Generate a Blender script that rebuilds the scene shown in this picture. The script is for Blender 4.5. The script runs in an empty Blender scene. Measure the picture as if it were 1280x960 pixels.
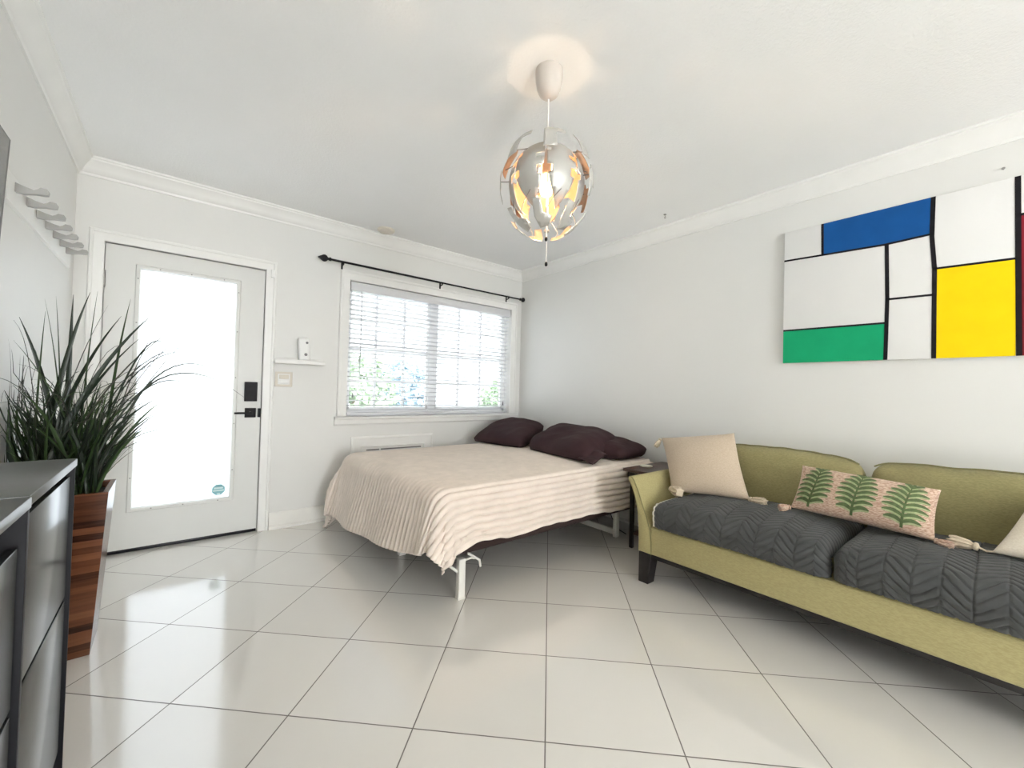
import bpy, bmesh, math, random
import numpy as np
from mathutils import Vector, Matrix

random.seed(7)
SC = bpy.context.scene
COL = SC.collection
PI = math.pi

# room constants (metres): x along the door wall, y towards it, z up; the viewer stands at x = y = 0
YB, XR, XL, ZC, YF = 3.777, 3.209, -0.51, 2.575, -5.2
TILE, TILE_ROT, TILE_OX, TILE_OY = 0.447, 0.7775383, -0.028846, -3.102639


# ------------------------------------------------------------------ materials
def new_mat(name):
    m = bpy.data.materials.new(name)
    m.use_nodes = True
    nt = m.node_tree
    for n in list(nt.nodes):
        nt.nodes.remove(n)
    out = nt.nodes.new('ShaderNodeOutputMaterial')
    return m, nt, out


def lnk(nt, a, b):
    nt.links.new(a, b)


def mat(name, col, rough=0.6, metal=0.0, spec=0.5, noise=None, bump=None, sheen=0.0, coat=0.0, var=0.06):
    """principled surface; noise = scale of a slight colour mottling, bump = (scale, strength, distance)"""
    m, nt, out = new_mat(name)
    b = nt.nodes.new('ShaderNodeBsdfPrincipled')
    c4 = (*col, 1)
    b.inputs['Base Color'].default_value = c4
    b.inputs['Roughness'].default_value = rough
    b.inputs['Metallic'].default_value = metal
    b.inputs['Specular IOR Level'].default_value = spec
    if sheen:
        b.inputs['Sheen Weight'].default_value = sheen
        b.inputs['Sheen Roughness'].default_value = 0.5
    if coat:
        b.inputs['Coat Weight'].default_value = coat
        b.inputs['Coat Roughness'].default_value = 0.08
    lnk(nt, b.outputs[0], out.inputs[0])
    tc = nt.nodes.new('ShaderNodeTexCoord')
    if noise:
        n = nt.nodes.new('ShaderNodeTexNoise')
        n.inputs['Scale'].default_value = noise
        n.inputs['Detail'].default_value = 4
        lnk(nt, tc.outputs['Object'], n.inputs['Vector'])
        r = nt.nodes.new('ShaderNodeValToRGB')
        r.color_ramp.elements[0].position = 0.3
        r.color_ramp.elements[1].position = 0.7
        r.color_ramp.elements[0].color = (*[max(0, c * (1 - var)) for c in col], 1)
        r.color_ramp.elements[1].color = (*[min(1, c * (1 + var)) for c in col], 1)
        lnk(nt, n.outputs['Fac'], r.inputs[0])
        lnk(nt, r.outputs[0], b.inputs['Base Color'])
    if bump:
        n = nt.nodes.new('ShaderNodeTexNoise')
        n.inputs['Scale'].default_value = bump[0]
        n.inputs['Detail'].default_value = 3
        lnk(nt, tc.outputs['Object'], n.inputs['Vector'])
        bp = nt.nodes.new('ShaderNodeBump')
        bp.inputs['Strength'].default_value = bump[1]
        bp.inputs['Distance'].default_value = bump[2]
        lnk(nt, n.outputs['Fac'], bp.inputs['Height'])
        lnk(nt, bp.outputs[0], b.inputs['Normal'])
    return m


def math_node(nt, op, a, b=None):
    n = nt.nodes.new('ShaderNodeMath')
    n.operation = op
    for i, v in enumerate((a, b)):
        if v is None:
            continue
        if isinstance(v, (int, float)):
            n.inputs[i].default_value = v
        else:
            lnk(nt, v, n.inputs[i])
    return n.outputs[0]


def tile_floor_mat():
    m, nt, out = new_mat('glazed_floor_tile')
    b = nt.nodes.new('ShaderNodeBsdfPrincipled')
    lnk(nt, b.outputs[0], out.inputs[0])
    tc = nt.nodes.new('ShaderNodeTexCoord')
    mp = nt.nodes.new('ShaderNodeMapping')
    mp.inputs['Scale'].default_value = (1 / TILE, 1 / TILE, 1 / TILE)
    mp.inputs['Rotation'].default_value = (0, 0, TILE_ROT)
    mp.inputs['Location'].default_value = (TILE_OX + 40, TILE_OY + 40, 0)
    lnk(nt, tc.outputs['Object'], mp.inputs['Vector'])
    sx = nt.nodes.new('ShaderNodeSeparateXYZ')
    lnk(nt, mp.outputs[0], sx.inputs[0])

    def edge(o):
        f = math_node(nt, 'FRACT', o)
        g = math_node(nt, 'SUBTRACT', f, 0.5)
        return math_node(nt, 'SUBTRACT', 0.5, math_node(nt, 'ABSOLUTE', g))
    d = math_node(nt, 'MINIMUM', edge(sx.outputs[0]), edge(sx.outputs[1]))
    mr = nt.nodes.new('ShaderNodeMapRange')
    mr.inputs['From Min'].default_value = 0.0038
    mr.inputs['From Max'].default_value = 0.0062
    lnk(nt, d, mr.inputs['Value'])
    # per-tile tint
    fx = math_node(nt, 'FLOOR', sx.outputs[0])
    fy = math_node(nt, 'FLOOR', sx.outputs[1])
    cmb = nt.nodes.new('ShaderNodeCombineXYZ')
    lnk(nt, fx, cmb.inputs[0])
    lnk(nt, fy, cmb.inputs[1])
    wn = nt.nodes.new('ShaderNodeTexWhiteNoise')
    lnk(nt, cmb.outputs[0], wn.inputs['Vector'])
    nz = nt.nodes.new('ShaderNodeTexNoise')
    nz.inputs['Scale'].default_value = 3.0
    nz.inputs['Detail'].default_value = 5
    lnk(nt, tc.outputs['Object'], nz.inputs['Vector'])
    mixv = math_node(nt, 'ADD', math_node(nt, 'MULTIPLY', wn.outputs['Value'], 0.5), math_node(nt, 'MULTIPLY', nz.outputs['Fac'], 0.5))
    rp = nt.nodes.new('ShaderNodeValToRGB')
    rp.color_ramp.elements[0].color = (0.705, 0.685, 0.645, 1)
    rp.color_ramp.elements[1].color = (0.775, 0.755, 0.715, 1)
    lnk(nt, mixv, rp.inputs[0])
    mx = nt.nodes.new('ShaderNodeMix')
    mx.data_type = 'RGBA'
    lnk(nt, mr.outputs[0], mx.inputs['Factor'])
    mx.inputs[6].default_value = (0.15, 0.135, 0.12, 1)
    lnk(nt, rp.outputs[0], mx.inputs[7])
    lnk(nt, mx.outputs[2], b.inputs['Base Color'])
    rr = nt.nodes.new('ShaderNodeMapRange')
    rr.inputs['To Min'].default_value = 0.8
    rr.inputs['To Max'].default_value = 0.13
    b.inputs['Specular IOR Level'].default_value = 0.85
    b.inputs['Coat Weight'].default_value = 0.6
    b.inputs['Coat Roughness'].default_value = 0.07
    lnk(nt, mr.outputs[0], rr.inputs['Value'])
    lnk(nt, rr.outputs[0], b.inputs['Roughness'])
    bp = nt.nodes.new('ShaderNodeBump')
    bp.inputs['Strength'].default_value = 0.35
    bp.inputs['Distance'].default_value = 0.003
    lnk(nt, mr.outputs[0], bp.inputs['Height'])
    n2 = nt.nodes.new('ShaderNodeTexNoise')
    n2.inputs['Scale'].default_value = 55
    n2.inputs['Detail'].default_value = 2
    lnk(nt, tc.outputs['Object'], n2.inputs['Vector'])
    b2 = nt.nodes.new('ShaderNodeBump')
    b2.inputs['Strength'].default_value = 0.05
    b2.inputs['Distance'].default_value = 0.004
    lnk(nt, n2.outputs['Fac'], b2.inputs['Height'])
    lnk(nt, bp.outputs[0], b2.inputs['Normal'])
    lnk(nt, b2.outputs[0], b.inputs['Normal'])
    return m


def wood_mat(name, dark, light, band, rough=0.4, axis=2, grain=1.0):
    """stacked wooden strips: a colour of its own for each strip plus stretched grain"""
    m, nt, out = new_mat(name)
    b = nt.nodes.new('ShaderNodeBsdfPrincipled')
    b.inputs['Roughness'].default_value = rough
    lnk(nt, b.outputs[0], out.inputs[0])
    tc = nt.nodes.new('ShaderNodeTexCoord')
    sx = nt.nodes.new('ShaderNodeSeparateXYZ')
    lnk(nt, tc.outputs['Object'], sx.inputs[0])
    fl = math_node(nt, 'FLOOR', math_node(nt, 'DIVIDE', sx.outputs[axis], band))
    wn = nt.nodes.new('ShaderNodeTexWhiteNoise')
    wn.noise_dimensions = '1D'
    lnk(nt, fl, wn.inputs['W'])
    mp = nt.nodes.new('ShaderNodeMapping')
    sc = [6, 6, 6]
    sc[axis] = 90
    mp.inputs['Scale'].default_value = sc
    lnk(nt, tc.outputs['Object'], mp.inputs['Vector'])
    nz = nt.nodes.new('ShaderNodeTexNoise')
    nz.inputs['Scale'].default_value = grain
    nz.inputs['Detail'].default_value = 4
    lnk(nt, mp.outputs[0], nz.inputs['Vector'])
    v = math_node(nt, 'ADD', math_node(nt, 'MULTIPLY', wn.outputs['Value'], 0.62), math_node(nt, 'MULTIPLY', nz.outputs['Fac'], 0.45))
    rp = nt.nodes.new('ShaderNodeValToRGB')
    rp.color_ramp.elements[0].color = (*dark, 1)
    rp.color_ramp.elements[1].color = (*light, 1)
    rp.color_ramp.elements[0].position = 0.2
    rp.color_ramp.elements[1].position = 0.9
    lnk(nt, v, rp.inputs[0])
    lnk(nt, rp.outputs[0], b.inputs['Base Color'])
    return m


def woven_mat(name, c1, c2, scale=260, rough=0.9):
    m, nt, out = new_mat(name)
    b = nt.nodes.new('ShaderNodeBsdfPrincipled')
    b.inputs['Roughness'].default_value = rough
    b.inputs['Sheen Weight'].default_value = 0.15
    lnk(nt, b.outputs[0], out.inputs[0])
    tc = nt.nodes.new('ShaderNodeTexCoord')
    mp = nt.nodes.new('ShaderNodeMapping')
    mp.inputs['Scale'].default_value = (scale * 0.25, scale * 0.25, scale)
    lnk(nt, tc.outputs['Object'], mp.inputs['Vector'])
    nz = nt.nodes.new('ShaderNodeTexNoise')
    nz.inputs['Scale'].default_value = 1
    nz.inputs['Detail'].default_value = 3
    lnk(nt, mp.outputs[0], nz.inputs['Vector'])
    rp = nt.nodes.new('ShaderNodeValToRGB')
    rp.color_ramp.elements[0].color = (*c1, 1)
    rp.color_ramp.elements[1].color = (*c2, 1)
    rp.color_ramp.elements[0].position = 0.38
    rp.color_ramp.elements[1].position = 0.62
    lnk(nt, nz.outputs['Fac'], rp.inputs[0])
    lnk(nt, rp.outputs[0], b.inputs['Base Color'])
    bp = nt.nodes.new('ShaderNodeBump')
    bp.inputs['Strength'].default_value = 0.5
    bp.inputs['Distance'].default_value = 0.002
    lnk(nt, nz.outputs['Fac'], bp.inputs['Height'])
    lnk(nt, bp.outputs[0], b.inputs['Normal'])
    return m


def glass_mat(name, tint=(1, 1, 1), gloss=0.06):
    m, nt, out = new_mat(name)
    t = nt.nodes.new('ShaderNodeBsdfTransparent')
    t.inputs[0].default_value = (*tint, 1)
    g = nt.nodes.new('ShaderNodeBsdfGlossy')
    g.inputs['Roughness'].default_value = 0.02
    mx = nt.nodes.new('ShaderNodeMixShader')
    mx.inputs[0].default_value = gloss
    lnk(nt, t.outputs[0], mx.inputs[1])
    lnk(nt, g.outputs[0], mx.inputs[2])
    lnk(nt, mx.outputs[0], out.inputs[0])
    return m


def frosted_mat(name):
    """white privacy film on glass: lets daylight through, hides what is behind"""
    m, nt, out = new_mat(name)
    t = nt.nodes.new('ShaderNodeBsdfTranslucent')
    t.inputs[0].default_value = (0.93, 0.96, 0.99, 1)
    d = nt.nodes.new('ShaderNodeBsdfDiffuse')
    d.inputs[0].default_value = (0.8, 0.82, 0.83, 1)
    mx = nt.nodes.new('ShaderNodeMixShader')
    mx.inputs[0].default_value = 0.12
    lnk(nt, t.outputs[0], mx.inputs[1])
    lnk(nt, d.outputs[0], mx.inputs[2])
    lnk(nt, mx.outputs[0], out.inputs[0])
    return m


def thin_cloth_mat(name, col, trans=0.3, rough=0.5):
    """opaque white plastic or leaf that also glows a little when lit from behind"""
    m, nt, out = new_mat(name)
    b = nt.nodes.new('ShaderNodeBsdfPrincipled')
    b.inputs['Base Color'].default_value = (*col, 1)
    b.inputs['Roughness'].default_value = rough
    t = nt.nodes.new('ShaderNodeBsdfTranslucent')
    t.inputs[0].default_value = (*col, 1)
    mx = nt.nodes.new('ShaderNodeMixShader')
    mx.inputs[0].default_value = trans
    lnk(nt, b.outputs[0], mx.inputs[1])
    lnk(nt, t.outputs[0], mx.inputs[2])
    lnk(nt, mx.outputs[0], out.inputs[0])
    return m


def emit_mat(name, col, strength):
    m, nt, out = new_mat(name)
    e = nt.nodes.new('ShaderNodeEmission')
    e.inputs[0].default_value = (*col, 1)
    e.inputs[1].default_value = strength
    lnk(nt, e.outputs[0], out.inputs[0])
    return m


M = {}
M['wall'] = mat('wall_paint', (0.735, 0.735, 0.715), 0.42, bump=(9, 0.10, 0.01), noise=1.2, var=0.012)
M['ceiling'] = mat('ceiling_paint', (0.90, 0.905, 0.905), 0.75, bump=(95, 0.45, 0.004), noise=2.0, var=0.012)
M['trim'] = mat('trim_paint', (0.82, 0.82, 0.80), 0.35, noise=6, var=0.02)
M['base'] = mat('baseboard_paint', (0.76, 0.75, 0.71), 0.4, noise=7, var=0.03)
M['door'] = mat('door_paint', (0.70, 0.705, 0.685), 0.38, noise=3, var=0.015)
M['floor'] = tile_floor_mat()
M['frosted'] = frosted_mat('frosted_film_glass')
M['glass'] = glass_mat('window_glass', (0.97, 0.99, 1.0))
M['vinyl'] = mat('window_vinyl', (0.83, 0.84, 0.85), 0.35, noise=8, var=0.01)
M['slat'] = thin_cloth_mat('blind_slat', (0.70, 0.71, 0.73), 0.05, 0.4)
M['black_metal'] = mat('black_metal', (0.012, 0.012, 0.014), 0.5, spec=0.2, noise=40, var=0.2)
M['black_plastic'] = mat('black_plastic', (0.012, 0.012, 0.015), 0.4, spec=0.25, noise=30, var=0.2)
M['white_plastic'] = mat('white_plastic', (0.82, 0.82, 0.81), 0.35, noise=12, var=0.01)
M['beige_plastic'] = mat('beige_plastic', (0.70, 0.655, 0.58), 0.45, noise=10, var=0.03)
M['grey_mark'] = mat('grey_mark', (0.20, 0.20, 0.21), 0.5, noise=30, var=0.05)
M['steel'] = mat('screw_steel', (0.35, 0.34, 0.33), 0.35, metal=0.7, noise=60, var=0.1)
M['sticker'] = mat('teal_sticker', (0.24, 0.50, 0.56), 0.5, noise=25, var=0.08)
M['sticker_light'] = mat('pale_sticker_ink', (0.62, 0.80, 0.82), 0.5, noise=25, var=0.03)
M['hook'] = mat('hook_paint', (0.40, 0.40, 0.385), 0.5, noise=14, var=0.04)
M['cabinet'] = mat('black_gloss_lacquer', (0.022, 0.024, 0.024), 0.20, spec=0.75, noise=25, var=0.15)
M['cabinet_frame'] = mat('matt_black_cabinet_edge', (0.010, 0.010, 0.013), 0.5, spec=0.2, noise=25, var=0.15)
M['cabinet_top'] = mat('grey_black_lacquer', (0.05, 0.053, 0.05), 0.30, spec=0.9, noise=25, var=0.12)
M['tv_body'] = mat('tv_bezel', (0.010, 0.010, 0.012), 0.28, noise=30, var=0.1)
M['tv_screen'] = mat('tv_screen', (0.018, 0.019, 0.02), 0.12, spec=0.8, noise=20, var=0.05)
M['planter_side'] = wood_mat('walnut_strips', (0.030, 0.010, 0.005), (0.20, 0.075, 0.036), 0.027, 0.22, 2)
M['soil'] = mat('dark_moss', (0.02, 0.022, 0.012), 0.95, noise=60, var=0.4, bump=(80, 0.8, 0.01))
M['grass'] = thin_cloth_mat('grass_blade', (0.034, 0.070, 0.020), 0.15, 0.4)
M['grass_dark'] = thin_cloth_mat('dark_grass_blade', (0.014, 0.026, 0.014), 0.08, 0.4)
M['grass_dry'] = thin_cloth_mat('thin_grey_blade', (0.075, 0.075, 0.06), 0.08, 0.5)
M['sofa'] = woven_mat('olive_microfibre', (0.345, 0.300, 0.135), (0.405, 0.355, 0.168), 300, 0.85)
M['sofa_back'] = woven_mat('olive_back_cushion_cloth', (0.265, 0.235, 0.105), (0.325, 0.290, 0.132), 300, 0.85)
M['piping'] = mat('olive_piping', (0.19, 0.175, 0.075), 0.8, noise=60, var=0.1)
M['sofa_leg'] = mat('espresso_wood', (0.010, 0.008, 0.008), 0.4, noise=30, var=0.2)
M['quilt'] = mat('charcoal_quilt', (0.054, 0.057, 0.057), 0.9, sheen=0.12, noise=9, var=0.2, bump=(220, 0.25, 0.002))
M['white_piping'] = mat('cream_piping', (0.80, 0.77, 0.68), 0.8, noise=60, var=0.05)
M['beige_cloth'] = woven_mat('beige_cotton', (0.49, 0.395, 0.295), (0.56, 0.46, 0.35), 420)
M['tassel'] = woven_mat('cream_tassel_yarn', (0.58, 0.48, 0.35), (0.70, 0.60, 0.46), 500)
M['pink_weave'] = woven_mat('pink_jute_weave', (0.42, 0.25, 0.18), (0.68, 0.52, 0.40), 300)
M['cream_cloth'] = woven_mat('cream_cotton', (0.72, 0.64, 0.52), (0.80, 0.73, 0.61), 420)
M['leaf_dark'] = mat('embroidery_green', (0.085, 0.125, 0.045), 0.85, noise=60, var=0.25, bump=(300, 0.5, 0.002))
M['leaf_light'] = mat('embroidery_pale_green', (0.36, 0.41, 0.22), 0.85, noise=60, var=0.2, bump=(300, 0.5, 0.002))
M['plum'] = mat('plum_brown_cotton', (0.042, 0.020, 0.023), 0.8, spec=0.25, noise=8, var=0.12, bump=(14, 0.35, 0.02))
M['brown_cloth'] = mat('brown_mattress_cloth', (0.032, 0.016, 0.014), 0.9, noise=20, var=0.2)
M['blanket'] = mat('ribbed_beige_fleece', (0.74, 0.66, 0.59), 0.95, spec=0.05, noise=14, var=0.05)
M['bed_metal'] = mat('white_bed_metal', (0.72, 0.71, 0.66), 0.35, noise=18, var=0.03)
M['table_wood'] = wood_mat('dark_brown_table_wood', (0.035, 0.016, 0.012), (0.075, 0.036, 0.028), 0.2, 0.35, 1)
M['canvas'] = mat('white_canvas', (0.79, 0.79, 0.78), 0.75, bump=(180, 0.2, 0.002), noise=5, var=0.01)
M['p_black'] = mat('black_paint', (0.012, 0.011, 0.014), 0.6, noise=30, var=0.2, spec=0.15)
M['p_blue'] = mat('blue_paint', (0.008, 0.085, 0.30), 0.6, noise=9, var=0.08, spec=0.15)
M['p_green'] = mat('green_paint', (0.010, 0.36, 0.155), 0.6, noise=9, var=0.05, spec=0.15)
M['p_yellow'] = mat('yellow_paint', (0.93, 0.66, 0.004), 0.6, noise=9, var=0.03, spec=0.15)
M['p_red'] = mat('dark_red_paint', (0.24, 0.012, 0.025), 0.6, noise=9, var=0.08, spec=0.15)
M['lamp_white'] = mat('lamp_white_plastic', (0.62, 0.57, 0.52), 0.4, noise=14, var=0.02)
M['petal_out'] = mat('petal_silver_lacquer', (0.50, 0.49, 0.46), 0.35, metal=0.25, noise=12, var=0.03)
M['petal_in'] = mat('petal_copper_lining', (0.62, 0.40, 0.27), 0.28, metal=0.75, noise=12, var=0.05)
M['wire'] = mat('lamp_wire', (0.22, 0.21, 0.20), 0.4, metal=0.6, noise=40, var=0.1)
M['cord'] = mat('white_cord', (0.78, 0.75, 0.72), 0.6, noise=40, var=0.04)
M['bulb'] = emit_mat('warm_bulb_glow', (1.0, 0.78, 0.34), 5.0)
M['yard'] = mat('pale_driveway', (0.48, 0.48, 0.47), 0.9, noise=1.5, var=0.05)
M['crown'] = mat('tree_leaves', (0.23, 0.31, 0.20), 0.7, noise=4, var=0.35)
M['crown_blue'] = mat('bluish_tree_leaves', (0.22, 0.31, 0.37), 0.7, noise=4, var=0.3)
M['bark'] = mat('bark', (0.25, 0.20, 0.16), 0.9, noise=12, var=0.3)


# ------------------------------------------------------------------ object helpers
ROOT = {}


def tag(o, label=None, cat=None, group=None, kind=None):
    if label: o['label'] = label
    if cat: o['category'] = cat
    if group: o['group'] = group
    if kind: o['kind'] = kind
    return o


def empty(name, loc, label, cat, group=None):
    o = bpy.data.objects.new(name, None)
    o.empty_display_size = 0.05
    COL.objects.link(o)
    o.location = loc
    ROOT[o.name] = Vector(loc)
    tag(o, label, cat, group)
    return o


def finish(me, mats, smooth):
    if not isinstance(mats, (list, tuple)):
        mats = [mats]
    for m in mats:
        me.materials.append(m)
    if smooth is not None and len(me.polygons):
        me.polygons.foreach_set('use_smooth', [True] * len(me.polygons))
        if smooth < 3.1:
            me.set_sharp_from_angle(angle=smooth)
    me.update()


def link_mesh(name, me, parent=None, loc=None):
    """mesh data in world coordinates; moved into the frame of its parent (or of its own base point)"""
    o = bpy.data.objects.new(name, me)
    COL.objects.link(o)
    if parent is not None:
        off = ROOT[parent.name]
        me.transform(Matrix.Translation(-off))
        o.parent = parent
        ROOT[o.name] = off
    elif loc is not None:
        me.transform(Matrix.Translation(-Vector(loc)))
        o.location = loc
        ROOT[o.name] = Vector(loc)
    else:
        ROOT[o.name] = Vector((0, 0, 0))
    return o


def obj(name, bm, mats, parent=None, loc=None, smooth=0.6):
    bmesh.ops.recalc_face_normals(bm, faces=bm.faces)
    me = bpy.data.meshes.new(name)
    bm.to_mesh(me)
    bm.free()
    finish(me, mats, smooth)
    return link_mesh(name, me, parent, loc)


def np_obj(name, V, F, mats, parent=None, loc=None, smooth=3.2, midx=None):
    me = bpy.data.meshes.new(name)
    me.from_pydata([tuple(v) for v in V], [], [tuple(f) for f in F])
    finish(me, mats, smooth)
    if midx is not None:
        me.polygons.foreach_set('material_index', midx)
    return link_mesh(name, me, parent, loc)


def struct(o):
    o['kind'] = 'structure'
    return o


def box(bm, lo, hi, bev=0.0, seg=2, mi=0):
    vs = [bm.verts.new((x, y, z)) for z in (lo[2], hi[2]) for y in (lo[1], hi[1]) for x in (lo[0], hi[0])]
    idx = [(0, 2, 3, 1), (4, 5, 7, 6), (0, 1, 5, 4), (2, 6, 7, 3), (0, 4, 6, 2), (1, 3, 7, 5)]
    fs = [bm.faces.new([vs[i] for i in f]) for f in idx]
    for f in fs: f.material_index = mi
    if bev:
        es = list({e for f in fs for e in f.edges})
        r = bmesh.ops.bevel(bm, geom=es, offset=bev, segments=seg, affect='EDGES', profile=0.5)
        for f in r['faces']: f.material_index = mi
    return fs


def bbox_bm(lo, hi, bev=0.004, seg=2):
    bm = bmesh.new()
    box(bm, lo, hi, bev, seg)
    return bm


def prism(bm, pts, d, cap=True):
    """extrude closed 3-D polygon pts along vector d"""
    a = [bm.verts.new(p) for p in pts]
    b = [bm.verts.new(Vector(p) + Vector(d)) for p in pts]
    n = len(pts)
    fs = []
    for i in range(n):
        fs.append(bm.faces.new((a[i], a[(i + 1) % n], b[(i + 1) % n], b[i])))
    if cap:
        fs.append(bm.faces.new(a[::-1]))
        fs.append(bm.faces.new(b))
    return fs


def tube(bm, pts, r, n=10, cap=True, mi=0):
    pts = [Vector(p) for p in pts]
    rs = r if isinstance(r, (list, tuple)) else [r] * len(pts)
    prev = None
    up = None
    for i, p in enumerate(pts):
        t = (pts[min(i + 1, len(pts) - 1)] - pts[max(i - 1, 0)]).normalized()
        if up is None:
            up = Vector((0, 0, 1)) if abs(t.z) < 0.9 else Vector((1, 0, 0))
        u = t.cross(up).normalized()
        w = u.cross(t).normalized()
        up = w
        ring = [bm.verts.new(p + rs[i] * (math.cos(2 * PI * k / n) * u + math.sin(2 * PI * k / n) * w)) for k in range(n)]
        if prev:
            for k in range(n):
                bm.faces.new((prev[k], prev[(k + 1) % n], ring[(k + 1) % n], ring[k])).material_index = mi
        elif cap:
            bm.faces.new(ring[::-1]).material_index = mi
        prev = ring
    if cap: bm.faces.new(prev).material_index = mi


def lathe(bm, prof, c, n=32, axis=2):
    """prof: list of (radius, height along axis)"""
    rings = []
    for r, h in prof:
        ring = []
        for k in range(n):
            a = 2 * PI * k / n
            p = [r * math.cos(a), r * math.sin(a), h]
            if axis == 0: p = [h, p[0], p[1]]
            if axis == 1: p = [p[0], h, p[1]]
            ring.append(bm.verts.new((c[0] + p[0], c[1] + p[1], c[2] + p[2])))
        rings.append(ring)
    for a, b in zip(rings, rings[1:]):
        for k in range(n):
            bm.faces.new((a[k], a[(k + 1) % n], b[(k + 1) % n], b[k]))
    bm.faces.new(rings[0][::-1])
    bm.faces.new(rings[-1])


def vnoise(P, seed=0, oct=3):
    """smooth pseudo noise built from sines, P: (n,3) -> (n,)"""
    rng = np.random.RandomState(seed)
    s = np.zeros(len(P))
    for o in range(oct):
        for _ in range(4):
            k = rng.normal(size=3)
            k /= np.linalg.norm(k)
            s += np.sin(P @ k * 2 ** o + rng.uniform(0, 6.28)) / 2 ** o
    return s / 4


def grid_faces(nu, nv, off=0, flip=False):
    F = []
    for i in range(nu - 1):
        for j in range(nv - 1):
            a = off + i * nv + j
            q = (a, a + nv, a + nv + 1, a + 1)
            F.append(q[::-1] if flip else q)
    return F


def rounded_box(size, r, n, deform=None):
    """closed soft box centred on the origin: n = cells per axis; returns V, F; deform(V, N) -> V"""
    sx, sy, sz = [s / 2 for s in size]
    half = np.array([sx, sy, sz])
    ids, V, F = {}, [], []

    def coords(ax):
        k = n[ax]
        t = np.linspace(-1, 1, k + 1)
        return t * half[ax]
    cs = [coords(a) for a in range(3)]

    def vid(i, j, k):
        key = (i, j, k)
        if key not in ids:
            ids[key] = len(V)
            V.append((cs[0][i], cs[1][j], cs[2][k]))
        return ids[key]
    nx, ny, nz = n
    for k, fl in ((0, True), (nz, False)):
        for i in range(nx):
            for j in range(ny):
                q = [vid(i, j, k), vid(i + 1, j, k), vid(i + 1, j + 1, k), vid(i, j + 1, k)]
                F.append(q[::-1] if fl else q)
    for j, fl in ((0, False), (ny, True)):
        for i in range(nx):
            for k in range(nz):
                q = [vid(i, j, k), vid(i + 1, j, k), vid(i + 1, j, k + 1), vid(i, j, k + 1)]
                F.append(q[::-1] if fl else q)
    for i, fl in ((0, True), (nx, False)):
        for j in range(ny):
            for k in range(nz):
                q = [vid(i, j, k), vid(i, j + 1, k), vid(i, j + 1, k + 1), vid(i, j, k + 1)]
                F.append(q[::-1] if fl else q)
    V = np.array(V)
    inner = np.clip(V, -(half - r), half - r)
    d = V - inner
    L = np.linalg.norm(d, axis=1, keepdims=True)
    N = d / np.maximum(L, 1e-9)
    V = inner + N * r
    if deform is not None:
        V = deform(V, N)
    return V, F


def pillow_mesh(c00, c10, c11, c01, thick, n=40, pinch=0.06, p=2.2, wr=0.006, seed=1, flat_under=None, power=0.5, wfreq=14, rc=0.0):
    """soft pillow between four corner points (seam plane); bulges to both sides"""
    c00, c10, c11, c01 = [np.array(c, float) for c in (c00, c10, c11, c01)]
    u = np.linspace(0, 1, n + 1)
    U, W = np.meshgrid(u, u, indexing='ij')
    uu, ww = 2 * U - 1, 2 * W - 1
    # pinched outline: edges curve inwards
    pu = uu * (1 - pinch * (1 - ww ** 2))
    pw = ww * (1 - pinch * (1 - uu ** 2))
    rr = 1 - rc * (uu * ww) ** 4
    pu, pw = pu * rr, pw * rr
    a, b = (pu + 1) / 2, (pw + 1) / 2
    P = ((1 - a) * (1 - b))[..., None] * c00 + (a * (1 - b))[..., None] * c10 + (a * b)[..., None] * c11 + ((1 - a) * b)[..., None] * c01
    N = np.cross(c10 - c00 + c11 - c01, c01 - c00 + c11 - c10)
    N /= np.linalg.norm(N)
    prof = np.clip((1 - np.abs(uu) ** p) * (1 - np.abs(ww) ** p), 0, 1) ** power
    flatP = P.reshape(-1, 3)
    wn = vnoise(flatP * wfreq, seed, 3).reshape(prof.shape) * wr * np.minimum(1, prof * 3)
    A = P + N * (thick / 2 * prof + wn)[..., None]
    wn2 = vnoise(flatP * wfreq + 5, seed + 3, 3).reshape(prof.shape) * wr * np.minimum(1, prof * 3)
    B = P - N * (thick / 2 * prof + wn2)[..., None]
    V = np.concatenate([A.reshape(-1, 3), B.reshape(-1, 3)])
    if flat_under is not None:
        V[:, 2] = np.maximum(V[:, 2], flat_under)
    m = n + 1
    F = grid_faces(m, m) + grid_faces(m, m, m * m, True)
    # weld the seam: rear border vertices are the front ones
    rem = np.arange(len(V))
    for i in range(m):
        for j in range(m):
            if i in (0, n) or j in (0, n):
                rem[m * m + i * m + j] = i * m + j
    F = [tuple(rem[k] for k in f) for f in F]
    used = sorted({k for f in F for k in f})
    new = {k: i for i, k in enumerate(used)}
    F = [tuple(new[k] for k in f) for f in F]
    return V[used], F, dict(P=P, N=N, prof=prof, A=A)


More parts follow.
